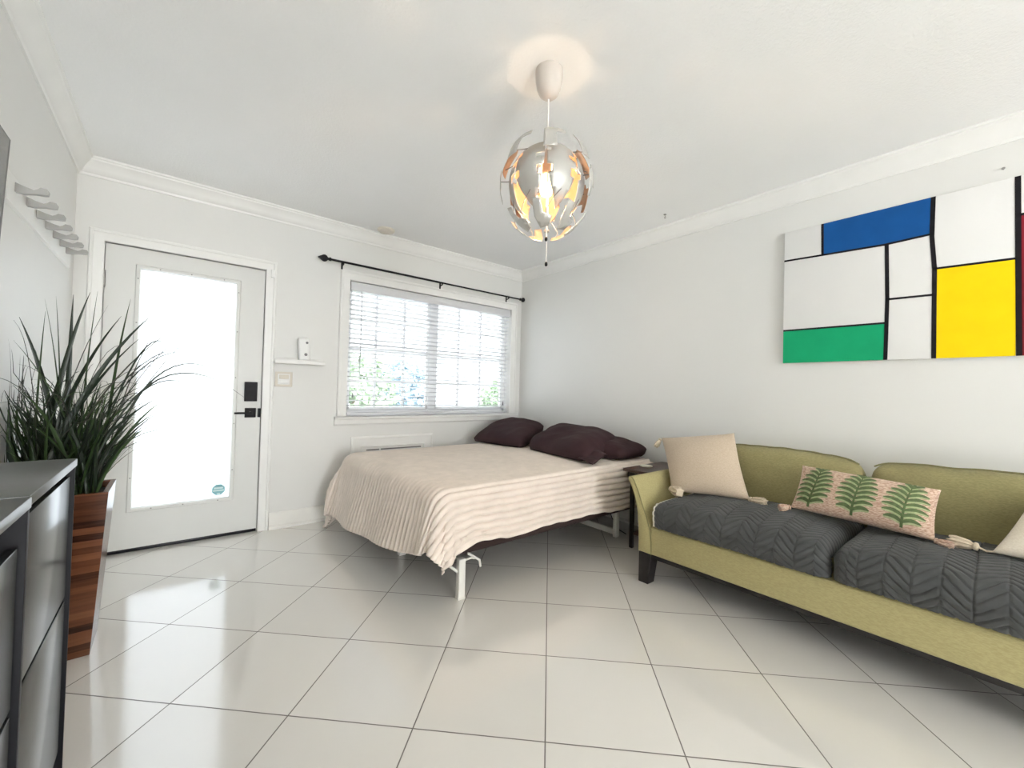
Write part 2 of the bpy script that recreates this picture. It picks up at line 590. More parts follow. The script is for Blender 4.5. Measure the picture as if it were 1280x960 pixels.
def tassel(name, parent, base, tip, r, m):
    """knot, neck and a flared bunch of yarn from base to tip"""
    base, tip = Vector(base), Vector(tip)
    ax = tip - base
    L = ax.length
    bm = bmesh.new()
    pr = [(0.25, 0), (0.8, 0.06), (0.85, 0.14), (0.5, 0.2), (0.8, 0.3), (1.0, 0.55), (1.1, 0.85), (0.9, 1.0)]
    t = ax.normalized()
    u = t.cross(Vector((0, 0, 1)) if abs(t.z) < 0.9 else Vector((1, 0, 0))).normalized()
    w = u.cross(t)
    rings = []
    n = 18
    for k, (rr, h) in enumerate(pr):
        ring = []
        for i in range(n):
            a = 2 * PI * i / n
            rad = r * rr * (1 + (0.16 * (-1) ** i if k > 2 else 0))
            ring.append(bm.verts.new(base + ax * h + rad * (math.cos(a) * u + math.sin(a) * w) + t * (0.008 * math.sin(5 * a) if k == len(pr) - 1 else 0)))
        rings.append(ring)
    for a_, b_ in zip(rings, rings[1:]):
        for i in range(n):
            bm.faces.new((a_[i], a_[(i + 1) % n], b_[(i + 1) % n], b_[i]))
    bm.faces.new(rings[0][::-1])
    bm.faces.new(rings[-1])
    return obj(name, bm, m, parent, smooth=1.2)


def sweep_profile(prof, path_fn):
    """prof: list of (out, z); path_fn(out) -> start and end xy for that offset; mesh strip with mitred ends"""
    bm = bmesh.new()
    A, B = [], []
    for o, z in prof:
        s, e = path_fn(o)
        A.append(bm.verts.new((*s, z)))
        B.append(bm.verts.new((*e, z)))
    n = len(prof)
    for i in range(n):
        bm.faces.new((A[i], A[(i + 1) % n], B[(i + 1) % n], B[i]))
    bm.faces.new(A[::-1])
    bm.faces.new(B)
    return bm


# ------------------------------------------------------------------ room shell
def walls():
    struct(obj('floor', bbox_bm((XL - 0.12, YF, -0.08), (XR + 0.12, YB + 0.16, 0.0), 0), M['floor'], smooth=None))
    struct(obj('ceiling', bbox_bm((XL - 0.12, YF, ZC), (XR + 0.12, YB + 0.16, ZC + 0.1), 0), M['ceiling'], smooth=None))
    struct(obj('wall_left', bbox_bm((XL - 0.12, YF, 0.0), (XL, YB + 0.16, ZC), 0), M['wall'], smooth=None))
    struct(obj('wall_right', bbox_bm((XR, YF, 0.0), (XR + 0.12, YB + 0.16, ZC), 0), M['wall'], smooth=None))
    bm = bmesh.new()
    y0, y1 = YB, YB + 0.16
    dx0, dx1, dz = -0.375, 0.547, 2.066
    wx0, wx1, wz0, wz1 = 1.195, 3.052, 0.885, 2.105
    # one wall mesh with a door and a window hole: a grid of cells welded together
    xs = [XL, dx0, dx1, wx0, wx1, XR]
    zs = [0, wz0, dz, wz1, ZC]
    vm = {}

    def v(x, y, z):
        k = (round(x, 4), round(y, 4), round(z, 4))
        if k not in vm: vm[k] = bm.verts.new(k)
        return vm[k]

    def solid(i, j):
        if i < 0 or j < 0 or i >= len(xs) - 1 or j >= len(zs) - 1: return False
        cx, cz = (xs[i] + xs[i + 1]) / 2, (zs[j] + zs[j + 1]) / 2
        if dx0 < cx < dx1 and cz < dz: return False
        if wx0 < cx < wx1 and wz0 < cz < wz1: return False
        return True
    for i in range(len(xs) - 1):
        for j in range(len(zs) - 1):
            if not solid(i, j): continue
            a, b, c, d = xs[i], xs[i + 1], zs[j], zs[j + 1]
            bm.faces.new((v(a, y0, c), v(b, y0, c), v(b, y0, d), v(a, y0, d)))
            bm.faces.new((v(a, y1, c), v(a, y1, d), v(b, y1, d), v(b, y1, c)))
            if not solid(i - 1, j): bm.faces.new((v(a, y0, c), v(a, y0, d), v(a, y1, d), v(a, y1, c)))
            if not solid(i + 1, j): bm.faces.new((v(b, y0, c), v(b, y1, c), v(b, y1, d), v(b, y0, d)))
            if not solid(i, j - 1): bm.faces.new((v(a, y0, c), v(a, y1, c), v(b, y1, c), v(b, y0, c)))
            if not solid(i, j + 1): bm.faces.new((v(a, y0, d), v(b, y0, d), v(b, y1, d), v(a, y1, d)))
    struct(obj('wall_back', bm, M['wall'], smooth=None))
    # crown moulding
    cz = ZC
    prof = [(0, cz - 0.112), (0.010, cz - 0.112), (0.014, cz - 0.098), (0.022, cz - 0.092), (0.034, cz - 0.066), (0.052, cz - 0.040),
            (0.066, cz - 0.026), (0.068, cz - 0.016), (0.076, cz - 0.012), (0.076, cz), (0, cz)]
    struct(obj('trim_1', sweep_profile(prof, lambda o: ((XL + o, YB - o), (XR - o, YB - o))), M['trim'], smooth=0.5))
    struct(obj('trim_2', sweep_profile(prof, lambda o: ((XR - o, YB - o), (XR - o, YF))), M['trim'], smooth=0.5))
    struct(obj('trim_3', sweep_profile(prof, lambda o: ((XL + o, YF), (XL + o, YB - o))), M['trim'], smooth=0.5))
    # baseboards with a quarter round at the floor
    bp = [(0, 0), (0.032, 0), (0.030, 0.012), (0.022, 0.022), (0.016, 0.025), (0.015, 0.098), (0.012, 0.104), (0.011, 0.118), (0.006, 0.128), (0, 0.13)]
    struct(obj('baseboard_back', sweep_profile(bp, lambda o: ((0.62, YB - o), (XR - o, YB - o))), M['base'], smooth=0.5))
    struct(obj('baseboard_right', sweep_profile(bp, lambda o: ((XR - o, YB - o), (XR - o, YF))), M['base'], smooth=0.5))
    struct(obj('baseboard_left', sweep_profile(bp, lambda o: ((XL + o, YF), (XL + o, YB - o))), M['base'], smooth=0.5))
    # door casing: three boards with an outer bead, mitred (one moulding)
    bm = bmesh.new()
    x0, x1, zt = -0.372, 0.544, 2.062
    w = 0.074
    prf = [(0, 0), (0, 0.011), (0.006, 0.014), (0.05, 0.016), (0.056, 0.021), (w - 0.006, 0.021), (w, 0.014), (w, 0)]
    rows = []
    for (o, d) in prf:
        rows.append([bm.verts.new(p) for p in ((x0 - o, YB - d, 0), (x0 - o, YB - d, zt + o), (x1 + o, YB - d, zt + o), (x1 + o, YB - d, 0))])
    for a, b in zip(rows, rows[1:] + rows[:1]):
        for k in range(3):
            bm.faces.new((a[k], a[k + 1], b[k + 1], b[k]))
    struct(obj('trim_4', bm, M['trim'], smooth=0.4))


walls()


def wall_front():
    # the unseen wall behind the viewer, its opening added and sized for fill light
    x0, x1, z1 = -0.45, 1.2, 2.35
    bm = bmesh.new()
    pts = [(XL, 0), (x0, 0), (x0, z1), (x1, z1), (x1, 0), (XR, 0), (XR, ZC), (XL, ZC)]
    prism(bm, [(a, YF, c) for a, c in pts], (0, -0.12, 0))
    struct(obj('wall_front', bm, M['wall'], smooth=None))


wall_front()


# ------------------------------------------------------------------ door
def door():
    d = bpy.data.objects.new('door_1', None)
    COL.objects.link(d)
    d.location = (0.086, YB + 0.03, 0)
    ROOT[d.name] = Vector(d.location)
    struct(d)
    d['label'] = 'white entry door with one tall frosted glass panel'
    x0, x1, z0, z1 = -0.367, 0.539, 0.022, 2.056
    gx0, gx1, gz0, gz1 = -0.192, 0.354, 0.295, 1.918
    yf, yb = YB + 0.010, YB + 0.050
    bm = bmesh.new()
    ring = []
    for y in (yf, yb):
        ring.append([[bm.verts.new((x, y, z)) for x, z in ((a0, c0), (a1, c0), (a1, c1), (a0, c1))] for a0, a1, c0, c1 in ((x0, x1, z0, z1), (gx0, gx1, gz0, gz1))])
    for k in range(4):
        n = (k + 1) % 4
        for r in ring:
            bm.faces.new((r[0][k], r[0][n], r[1][n], r[1][k]))
        for w in (0, 1):
            bm.faces.new((ring[0][w][k], ring[0][w][n], ring[1][w][n], ring[1][w][k]))
    struct(obj('door_slab', bm, M['door'], d, smooth=None))
    # glazing frame (raised lip round the glass)
    bm = bmesh.new()
    prf = [(0.0, 0.006), (0.0, -0.003), (-0.004, -0.011), (-0.022, -0.011), (-0.028, -0.002), (-0.028, 0.006)]
    rows = []
    for o, dy in prf:
        rows.append([bm.verts.new(p) for p in ((gx0 + o, yf + dy, gz0 + o), (gx1 - o, yf + dy, gz0 + o), (gx1 - o, yf + dy, gz1 - o), (gx0 + o, yf + dy, gz1 - o))])
    for a, b in zip(rows, rows[1:] + rows[:1]):
        for k in range(4):
            bm.faces.new((a[k], a[(k + 1) % 4], b[(k + 1) % 4], b[k]))
    fr = obj('glazing_frame', bm, M['door'], d, smooth=0.5)
    for x, z in [(gx0 + 0.10, gz1 + 0.013), (0.08, gz1 + 0.013), (gx1 - 0.08, gz1 + 0.013), (gx0 + 0.10, gz0 - 0.013), (0.08, gz0 - 0.013), (gx1 - 0.07, gz0 - 0.013)] + \
               [(x, z) for x in (gx0 - 0.013, gx1 + 0.013) for z in (0.5, 0.85, 1.2, 1.55, 1.85)]:
        bm = bmesh.new()
        lathe(bm, [(0.0045, 0.0), (0.0045, -0.002), (0.002, -0.003)], (x, yf - 0.011, z), 10, 1)
        obj('screw', bm, M['steel'], fr, smooth=0.6)
    gl = obj('glass_pane', bbox_bm((gx0 + 0.001, yf + 0.012, gz0 + 0.001), (gx1 - 0.001, yf + 0.018, gz1 - 0.001), 0), M['frosted'], d, smooth=None)
    gl['label'] = 'bright frosted glass pane'
    # octagonal alarm sticker
    bm = bmesh.new()
    cx, cz, r = 0.288, 0.355, 0.043
    ys = yf + 0.0112
    pts = [(cx + r * math.cos(PI / 8 + k * PI / 4), ys, cz + r * math.sin(PI / 8 + k * PI / 4)) for k in range(8)]
    prism(bm, pts, (0, -0.0012, 0))
    st = obj('sticker', bm, M['sticker'], gl, smooth=None)
    st['label'] = 'small teal octagonal sticker'
    for zz, hw, hh in ((cz + 0.012, 0.028, 0.006), (cz - 0.006, 0.034, 0.005), (cz - 0.030, 0.010, 0.004)):
        obj('sticker_band', bbox_bm((cx - hw, ys - 0.0022, zz - hh), (cx + hw, ys - 0.0012, zz + hh), 0), M['sticker_light'], gl, smooth=None)
    # keypad lock
    kp = obj('keypad_lock', bbox_bm((0.427, yf - 0.028, 1.020), (0.512, yf, 1.170), 0.004), M['black_plastic'], d)
    kp['label'] = 'black rectangular keypad deadbolt'
    obj('lock_face', bbox_bm((0.434, yf - 0.030, 1.030), (0.505, yf - 0.0275, 1.160), 0.001), M['black_metal'], kp, smooth=None)
    # lever handle
    h = obj('lever_handle', bbox_bm((0.434, yf - 0.014, 0.894), (0.508, yf, 0.968), 0.003), M['black_metal'], d)
    h['label'] = 'black square lever handle'
    bm = bmesh.new()
    tube(bm, [(0.471, yf - 0.012, 0.931), (0.471, yf - 0.052, 0.931)], 0.011, 14)
    obj('spindle', bm, M['black_metal'], h)
    obj('lever', bbox_bm((0.362, yf - 0.062, 0.923), (0.480, yf - 0.048, 0.938), 0.003), M['black_metal'], h)
    # latch plate at the door edge
    obj('latch', bbox_bm((0.520, yf - 0.010, 0.895), (0.541, yf + 0.004, 0.965), 0.003), M['black_metal'], d)
    # hinges: knuckle barrels at the left edge
    for z in (1.82, 1.05, 0.25):
        bm = bmesh.new()
        lathe(bm, [(0.003, -0.058), (0.007, -0.052), (0.007, 0.052), (0.003, 0.058)], (-0.370, yf - 0.004, z), 12, 2)
        obj('hinge', bm, M['steel'], d)
    # jamb and stop behind the slab edge
    bm = bmesh.new()
    rows = []
    for (o, y) in ((-0.0, YB + 0.052), (0.03, YB + 0.052), (0.03, YB + 0.155), (-0.0, YB + 0.155)):
        rows.append([bm.verts.new(p) for p in ((-0.3745 + o, y, 0), (-0.3745 + o, y, 2.0655 - o), (0.5465 - o, y, 2.0655 - o), (0.5465 - o, y, 0))])
    for a, b in zip(rows, rows[1:] + rows[:1]):
        for k in range(3):
            bm.faces.new((a[k], a[k + 1], b[k + 1], b[k]))
    struct(obj('door_jamb', bm, M['door'], d, smooth=None))
    # black sweep below the slab
    bm = bbox_bm((x0 + 0.002, yf - 0.002, 0.003), (x1 - 0.002, yf + 0.05, 0.024), 0.002)
    sw = obj('door_sweep', bm, M['black_plastic'], d)
    sw['label'] = 'black rubber sweep'
    # white alarm contact on the casing
    s = empty('door_contact_switch', (0.588, YB - 0.022, 2.035), 'small white alarm contact at the top corner of the door casing', 'sensor')
    obj('body', bbox_bm((0.575, YB - 0.037, 2.005), (0.600, YB - 0.0215, 2.066), 0.003), M['white_plastic'], s)


door()


# ------------------------------------------------------------------ window, blind, curtain rod
def window():
    w = bpy.data.objects.new('window_1', None)
    COL.objects.link(w)
    w.location = (2.12, YB, 0.885)
    ROOT[w.name] = Vector(w.location)
    struct(w)
    w['label'] = 'white double window with gridded sashes'
    x0, x1, z0, z1 = 1.195, 3.052, 0.885, 2.105
    # casing boards: left, top, right
    bm = bmesh.new()
    ww = 0.085
    prf = [(0, 0), (0, 0.012), (0.008, 0.016), (0.06, 0.018), (0.066, 0.024), (ww - 0.006, 0.024), (ww, 0.016), (ww, 0)]
    rows = []
    for o, d in prf:
        rows.append([bm.verts.new(p) for p in ((x0 - o, YB - d, z0 + 0.01), (x0 - o, YB - d, z1 + o), (x1 + o, YB - d, z1 + o), (x1 + o, YB - d, z0 + 0.01))])
    for a, b in zip(rows, rows[1:] + rows[:1]):
        for k in range(3):
            bm.faces.new((a[k], a[k + 1], b[k + 1], b[k]))
    struct(obj('window_casing', bm, M['trim'], w, smooth=0.4))
    bm = bmesh.new()
    prism(bm, [(1.092, YB + 0.10, 0.887), (1.092, YB - 0.042, 0.887), (1.092, YB - 0.050, 0.878), (1.092, YB - 0.048, 0.868), (1.092, YB - 0.030, 0.862),
               (1.092, YB - 0.024, 0.824), (1.092, YB - 0.012, 0.812), (1.092, YB - 0.0005, 0.812), (1.092, YB - 0.0005, 0.862), (1.092, YB + 0.10, 0.862)], (2.064, 0, 0))
    struct(obj('window_stool', bm, M['trim'], w, smooth=0.4))
    ya, yb = YB + 0.095, YB + 0.135
    # outer frame and mullion
    bm = bmesh.new()
    box(bm, (x0 - 0.0, ya, z0), (x0 + 0.035, yb, z1), 0.003)
    box(bm, (x1 - 0.035, ya, z0), (x1, yb, z1), 0.003)
    box(bm, (x0, ya, z1 - 0.05), (x1, yb, z1), 0.003)
    box(bm, (x0, ya, z0), (x1, yb, z0 + 0.055), 0.003)
    box(bm, (2.045, ya - 0.008, z0), (2.128, yb, z1), 0.003)
    obj('window_frame', bm, M['vinyl'], w)
    for (a, b, mx) in ((x0 + 0.035, 2.045, (1.488, 1.774)), (2.128, x1 - 0.035, (2.412, 2.702))):
        bm = bmesh.new()
        s = 0.030
        zl, zh, zm = z0 + 0.055, z1 - 0.05, 1.510
        box(bm, (a, ya + 0.006, zl), (a + s * 0.7, yb - 0.004, zh), 0.002)
        box(bm, (b - s * 0.7, ya + 0.006, zl), (b, yb - 0.004, zh), 0.002)
        box(bm, (a, ya + 0.006, zl), (b, yb - 0.004, zl + s), 0.002)
        box(bm, (a, ya + 0.006, zh - s), (b, yb - 0.004, zh), 0.002)
        box(bm, (a, ya + 0.004, zm - 0.022), (b, yb - 0.004, zm + 0.022), 0.002)
        sash = obj('sash', bm, M['vinyl'], w)
        bm = bmesh.new()
        for x in mx:
            box(bm, (x - 0.012, ya + 0.012, zl), (x + 0.012, yb - 0.010, zh), 0.002)
        for z in (1.215, 1.785):
            box(bm, (a, ya + 0.0125, z - 0.011), (b, yb - 0.0105, z + 0.011), 0.002)
        obj('muntins', bm, M['vinyl'], sash)
        obj('pane', bbox_bm((a + 0.01, ya + 0.018, zl + 0.01), (b - 0.01, ya + 0.022, zh - 0.01), 0), M['glass'], sash, smooth=None)

    bl = empty('window_blind', (2.12, YB + 0.04, 0.9), 'white slatted venetian blind with open slats hanging in the window', 'blind')
    xa, xb = 1.204, 3.043
    bm = bmesh.new()
    prism(bm, [(xa, YB + 0.060, 2.100), (xa, YB + 0.002, 2.100), (xa, YB - 0.004, 2.092), (xa, YB - 0.002, 2.075), (xa, YB - 0.006, 2.060), (xa, YB - 0.006, 2.034), (xa, YB - 0.001, 2.022), (xa, YB + 0.060, 2.022)], (xb - xa, 0, 0))
    obj('valance', bm, M['slat'], bl, smooth=0.4)
    bm = bmesh.new()
    nsl = 25
    for i in range(nsl):
        z = 0.945 + i * 0.0433
        tilt = 0.0045
        pts = [(xa + 0.006, YB + 0.016, z + tilt), (xa + 0.006, YB + 0.041, z + 0.004), (xa + 0.006, YB + 0.066, z - tilt), (xa + 0.006, YB + 0.066, z - tilt - 0.0032), (xa + 0.006, YB + 0.041, z + 0.0008), (xa + 0.006, YB + 0.016, z + tilt - 0.0032)]
        prism(bm, pts, (xb - xa - 0.012, 0, 0))
    obj('slats', bm, M['slat'], bl, smooth=0.5)
    obj('bottom_rail', bbox_bm((xa + 0.004, YB + 0.014, 0.900), (xb - 0.004, YB + 0.068, 0.922), 0.004), M['slat'], bl)
    for x in (1.30, 1.98, 2.30, 2.94):
        bm = bmesh.new()
        for y in (YB + 0.013, YB + 0.069):
            tube(bm, [(x, y, 0.915), (x, y, 2.03)], 0.0009, 5)
        obj('ladder_cord', bm, M['cord'], bl)
    bm = bmesh.new()
    tube(bm, [(1.300, YB - 0.004, 2.02), (1.304, YB - 0.008, 1.95), (1.302, YB - 0.008, 1.25)], 0.0042, 8)
    obj('tilt_wand', bm, mat('grey_wand', (0.45, 0.46, 0.5), 0.3, noise=20, var=0.03), bl)
    bm = bmesh.new()
    tube(bm, [(2.955, YB - 0.004, 2.02), (2.955, YB - 0.008, 1.9), (2.957, YB - 0.008, 1.02)], 0.0016, 6)
    pc = obj('pull_cord', bm, M['cord'], bl)
    bm = bmesh.new()
    lathe(bm, [(0.002, 0.03), (0.006, 0.02), (0.008, -0.01), (0.006, -0.014)], (2.957, YB - 0.008, 1.0), 12)
    obj('cord_knob', bm, M['grey_mark'], pc)
    bm = bmesh.new()
    tube(bm, [(1.243, YB - 0.004, 2.02), (1.243, YB - 0.008, 1.9), (1.245, YB - 0.008, 1.09)], 0.0012, 6)
    pc = obj('pull_cord', bm, M['cord'], bl)
    bm = bmesh.new()
    lathe(bm, [(0.002, 0.03), (0.006, 0.02), (0.008, -0.01), (0.006, -0.014)], (1.245, YB - 0.008, 1.07), 12)
    obj('cord_knob', bm, M['grey_mark'], pc)

    # curtain rod
    yr, zr = YB - 0.075, 2.233
    r = empty('curtain_rod', (2.05, YB, zr), 'thin black curtain rod with round finials mounted above the window', 'curtain rod')
    bm = bmesh.new()
    tube(bm, [(0.985, yr, zr), (2.05, yr, zr)], 0.0095, 14)
    tube(bm, [(2.05, yr, zr), (3.15, yr, zr)], 0.0080, 14)
    obj('rod', bm, M['black_metal'], r)
    bm = bmesh.new()
    lathe(bm, [(0.004, -0.052), (0.012, -0.038), (0.028, -0.012), (0.030, 0.0), (0.026, 0.014), (0.012, 0.026), (0.010, 0.034), (0.015, 0.040), (0.015, 0.05)], (0.955, yr, zr), 20, 0)
    obj('finial', bm, M['black_metal'], r, smooth=0.7)
    bm = bmesh.new()
    lathe(bm, [(0.015, -0.045), (0.015, -0.034), (0.010, -0.028), (0.013, -0.02), (0.025, -0.008), (0.027, 0.004), (0.020, 0.016), (0.008, 0.024)], (3.168, yr, zr), 20, 0)
    obj('finial', bm, M['black_metal'], r, smooth=0.7)
    for x in (1.112, 2.085, 2.952):
        bm = bmesh.new()
        box(bm, (x - 0.008, YB - 0.031, zr - 0.052), (x + 0.008, YB - 0.0245, zr + 0.012), 0.002)
        tube(bm, [(x, YB - 0.028, zr - 0.026), (x, yr, zr - 0.018), (x, yr, zr - 0.006)], 0.0055, 8)
        tube(bm, [(x, yr - 0.014, zr + 0.004), (x, yr - 0.010, zr - 0.011), (x, yr, zr - 0.015), (x, yr + 0.010, zr - 0.011), (x, yr + 0.014, zr + 0.004)], 0.003, 8)
        obj('bracket', bm, M['black_metal'], r)


window()


# ------------------------------------------------------------------ small things on the walls
def wall_things():
    s = empty('wall_shelf', (0.80, YB, 1.345), 'narrow white picture ledge on the wall between door and window', 'shelf')
    obj('ledge_board', bbox_bm((0.612, YB - 0.085, 1.328), (0.985, YB - 0.001, 1.343), 0.002), M['trim'], s)
    obj('ledge_lip', bbox_bm((0.612, YB - 0.098, 1.326), (0.985, YB - 0.0855, 1.360), 0.002), M['trim'], s)
    obj('ledge_back', bbox_bm((0.612, YB - 0.013, 1.3435), (0.985, YB - 0.001, 1.375), 0.002), M['trim'], s)

    d = empty('air_freshener', (0.82, YB - 0.05, 1.345), 'white upright box with two grey marks standing on the narrow wall ledge', 'dispenser')
    V, F = rounded_box((0.086, 0.056, 0.20), 0.018, (8, 6, 16))
    rot = Matrix.Rotation(-0.06, 3, 'Y')
    V = np.array([rot @ Vector(v) for v in V]) + np.array([0.826, YB - 0.047, 1.4495])
    np_obj('casing', V, F, M['white_plastic'], d)
    for z, w, h in ((1.505, 0.010, 0.014), (1.408, 0.012, 0.012)):
        bm = bmesh.new()
        lathe(bm, [(w, 0.0), (w, -0.003), (w * 0.5, -0.005)], (0.842 - (1.505 - z) * 0.06, YB - 0.0745, z), 14, 1)
        obj('mark', bm, M['grey_mark'], d)

    p = empty('light_switch', (0.69, YB, 1.2), 'beige double switch plate beside the door frame below the wall ledge', 'switch')
    obj('plate', bbox_bm((0.630, YB - 0.008, 1.140), (0.757, YB, 1.260), 0.004), M['beige_plastic'], p)
    obj('inner_frame', bbox_bm((0.650, YB - 0.011, 1.158), (0.737, YB - 0.0075, 1.243), 0.002), M['white_plastic'], p)
    obj('rocker', bbox_bm((0.658, YB - 0.016, 1.203), (0.729, YB - 0.0105, 1.236), 0.003), M['beige_plastic'], p)
    obj('rocker', bbox_bm((0.658, YB - 0.016, 1.166), (0.729, YB - 0.0105, 1.198), 0.003), M['white_plastic'], p)

    v = empty('vent_cover', (1.65, YB, 0.3), 'white framed vent cover on the wall below the window, mostly behind the bed', 'vent')
    bm = bmesh.new()
    a0, a1, c0, c1 = 1.243, 2.058, 0.22, 0.704
    prf = [(0, 0), (0, 0.016), (0.016, 0.022), (0.030, 0.016), (0.085, 0.014), (0.098, 0.020), (0.104, 0.012), (0.104, 0)]
    rows = []
    for o, dd in prf:
        rows.append([bm.verts.new(q) for q in ((a0 + o, YB - dd, c0 + o), (a1 - o, YB - dd, c0 + o), (a1 - o, YB - dd, c1 - o), (a0 + o, YB - dd, c1 - o))])
    for a, b in zip(rows, rows[1:] + rows[:1]):
        for k in range(4):
            bm.faces.new((a[k], a[(k + 1) % 4], b[(k + 1) % 4], b[k]))
    obj('frame', bm, M['trim'], v, smooth=0.4)
    obj('panel', bbox_bm((a0 + 0.104, YB - 0.010, c0 + 0.104), (a1 - 0.104, YB, c1 - 0.104), 0), M['trim'], v, smooth=None)
    for i in range(5):
        z = 0.582 - i * 0.05
        obj('slot', bbox_bm((1.385, YB - 0.012, z - 0.010), (1.505, YB - 0.0095, z + 0.002), 0), M['grey_mark'], v, smooth=None)
        obj('slot', bbox_bm((1.520, YB - 0.012, z - 0.010), (1.930, YB - 0.0095, z + 0.002), 0), M['grey_mark'], v, smooth=None)

    # coat rack on the left wall
    c = empty('coat_rack', (XL, 2.97, 1.86), 'white wall-mounted coat rack with a row of seven grey pegs', 'coat rack')
    bm = bmesh.new()
    prism(bm, [(XL, 2.36, 1.815), (XL + 0.012, 2.36, 1.818), (XL + 0.014, 2.36, 1.826), (XL + 0.014, 2.36, 1.925), (XL + 0.010, 2.36, 1.931), (XL, 2.36, 1.932)], (0, 1.22, 0))
    obj('rail', bm, M['trim'], c, smooth=0.5)
    peg = None
    for i in range(7):
        y = 2.465 + i * 0.1625
        if peg is None:
            bm = bmesh.new()
            pf = [(0.0135, -0.012), (0.035, -0.013), (0.066, -0.005), (0.092, -0.003), (0.101, 0.000), (0.103, 0.014), (0.098, 0.022), (0.080, 0.023), (0.072, 0.015), (0.062, 0.009), (0.040, 0.014), (0.0135, 0.024)]
            prism(bm, [(XL + a, y - 0.011, 1.885 + b) for a, b in pf], (0, 0.022, 0))
            peg = obj('hook', bm, M['hook'], c, smooth=0.5)
        else:
            q = peg.copy()
            COL.objects.link(q)
            q.parent = c
            q.location = (0, i * 0.1625, 0)

    # cap on the ceiling by the crown and a tiny hook near the right wall
    k = empty('ceiling_plate', (1.44, 3.585, ZC), 'small round beige cap on the ceiling edge above the curtain rod', 'cap')
    bm = bmesh.new()
    lathe(bm, [(0.075, 0.0), (0.075, -0.010), (0.066, -0.020), (0.03, -0.024)], (1.44, 3.60, ZC), 28)
    obj('disc', bm, M['beige_plastic'], k)
    k = empty('ceiling_hook', (2.956, 1.76, ZC), 'tiny metal hook screwed into the ceiling near the right wall', 'hook')
    bm = bmesh.new()
    lathe(bm, [(0.011, 0), (0.011, -0.004), (0.004, -0.007)], (2.956, 1.76, ZC), 14)
    obj('plate', bm, M['steel'], k)
    bm = bmesh.new()
    tube(bm, [(2.956, 1.76, ZC - 0.006), (2.956, 1.76, ZC - 0.014)] + [(2.956 + 0.009 * math.sin(t), 1.76, ZC - 0.023 + 0.009 * math.cos(t)) for t in np.linspace(0.2, 4.6, 10)], 0.002, 6)
    obj('hook_wire', bm, M['steel'], k)
    k = empty('wall_screw', (XR, 0.03, 2.33), 'small grey screw left in the right wall above the colourful canvas', 'screw')
    bm = bmesh.new()
    lathe(bm, [(0.003, 0), (0.003, -0.012), (0.007, -0.014), (0.005, -0.018)], (XR, 0.045, 2.335), 12, 0)
    obj('head', bm, M['steel'], k)


wall_things()


# ------------------------------------------------------------------ colour-block canvas
def painting():
    xf = 3.172
    y1, y0, z0, z1 = 0.998, -0.62, 1.386, 2.268
    p = empty('wall_canvas', (XR, (y0 + y1) / 2, z0), 'large white canvas with coloured blocks and black lines on the right wall', 'painting')
    obj('canvas', bbox_bm((xf, y0, z0), (XR - 0.001, y1, z1), 0.002), M['canvas'], p)

    def blk(name, ya, yb, za, zb, m, t=0.0012):
        return obj(name, bbox_bm((xf - t, min(ya, yb), za), (xf + 0.0005, max(ya, yb), zb), 0), m, p, smooth=None)
    blk('blue_block', 0.783, 0.292, 2.062, z1, M['p_blue'])
    blk('green_block', y1, 0.483, z0, 1.598, M['p_green'])
    blk('yellow_block', 0.287, 0.003, z0, 1.868, M['p_yellow'])
    blk('red_block', -0.005, -0.35, z0, 2.072, M['p_red'])
    blk('blue_block', -0.36, y0, z0, 1.66, M['p_blue'])
    # black lines: slightly wavering bars
    bm = bmesh.new()

    def line(pts, w):
        L, R = [], []
        for i, (y, z) in enumerate(pts):
            a = pts[max(i - 1, 0)]
            b = pts[min(i + 1, len(pts) - 1)]
            t = Vector((b[0] - a[0], b[1] - a[1])).normalized()
            n = Vector((-t.y, t.x)) * w / 2
            L.append((y + n.x, z + n.y))
            R.append((y - n.x, z - n.y))
        for i in range(len(pts) - 1):
            q = [L[i], L[i + 1], R[i + 1], R[i]]
            prism(bm, [(xf - 0.0024, a, b) for a, b in q], (0.0028, 0, 0))
    line([(y1, 2.076), (0.74, 2.066), (0.488, 2.057), (0.285, 2.066)], 0.011)
    line([(0.785, 2.07), (0.787, z1)], 0.013)
    line([(0.479, 2.06), (0.474, 1.74), (0.480, z0)], 0.018)
    line([(0.290, z1), (0.294, 2.05), (0.283, 1.87), (0.284, z0)], 0.019)
    line([(0.479, 1.736), (0.288, 1.732)], 0.011)
    line([(y1, 1.604), (0.480, 1.600)], 0.011)
    line([(0.288, 1.873), (0.0, 1.864)], 0.011)
    line([(-0.002, z1), (-0.004, 1.9), (-0.008, z0)], 0.020)
    line([(-0.004, 2.076), (-0.355, 2.072)], 0.012)
    line([(-0.355, z1), (-0.355, z0)], 0.018)
    line([(-0.355, 1.664), (y0, 1.664)], 0.012)
    obj('black_lines', bm, M['p_black'], p, smooth=None)


painting()


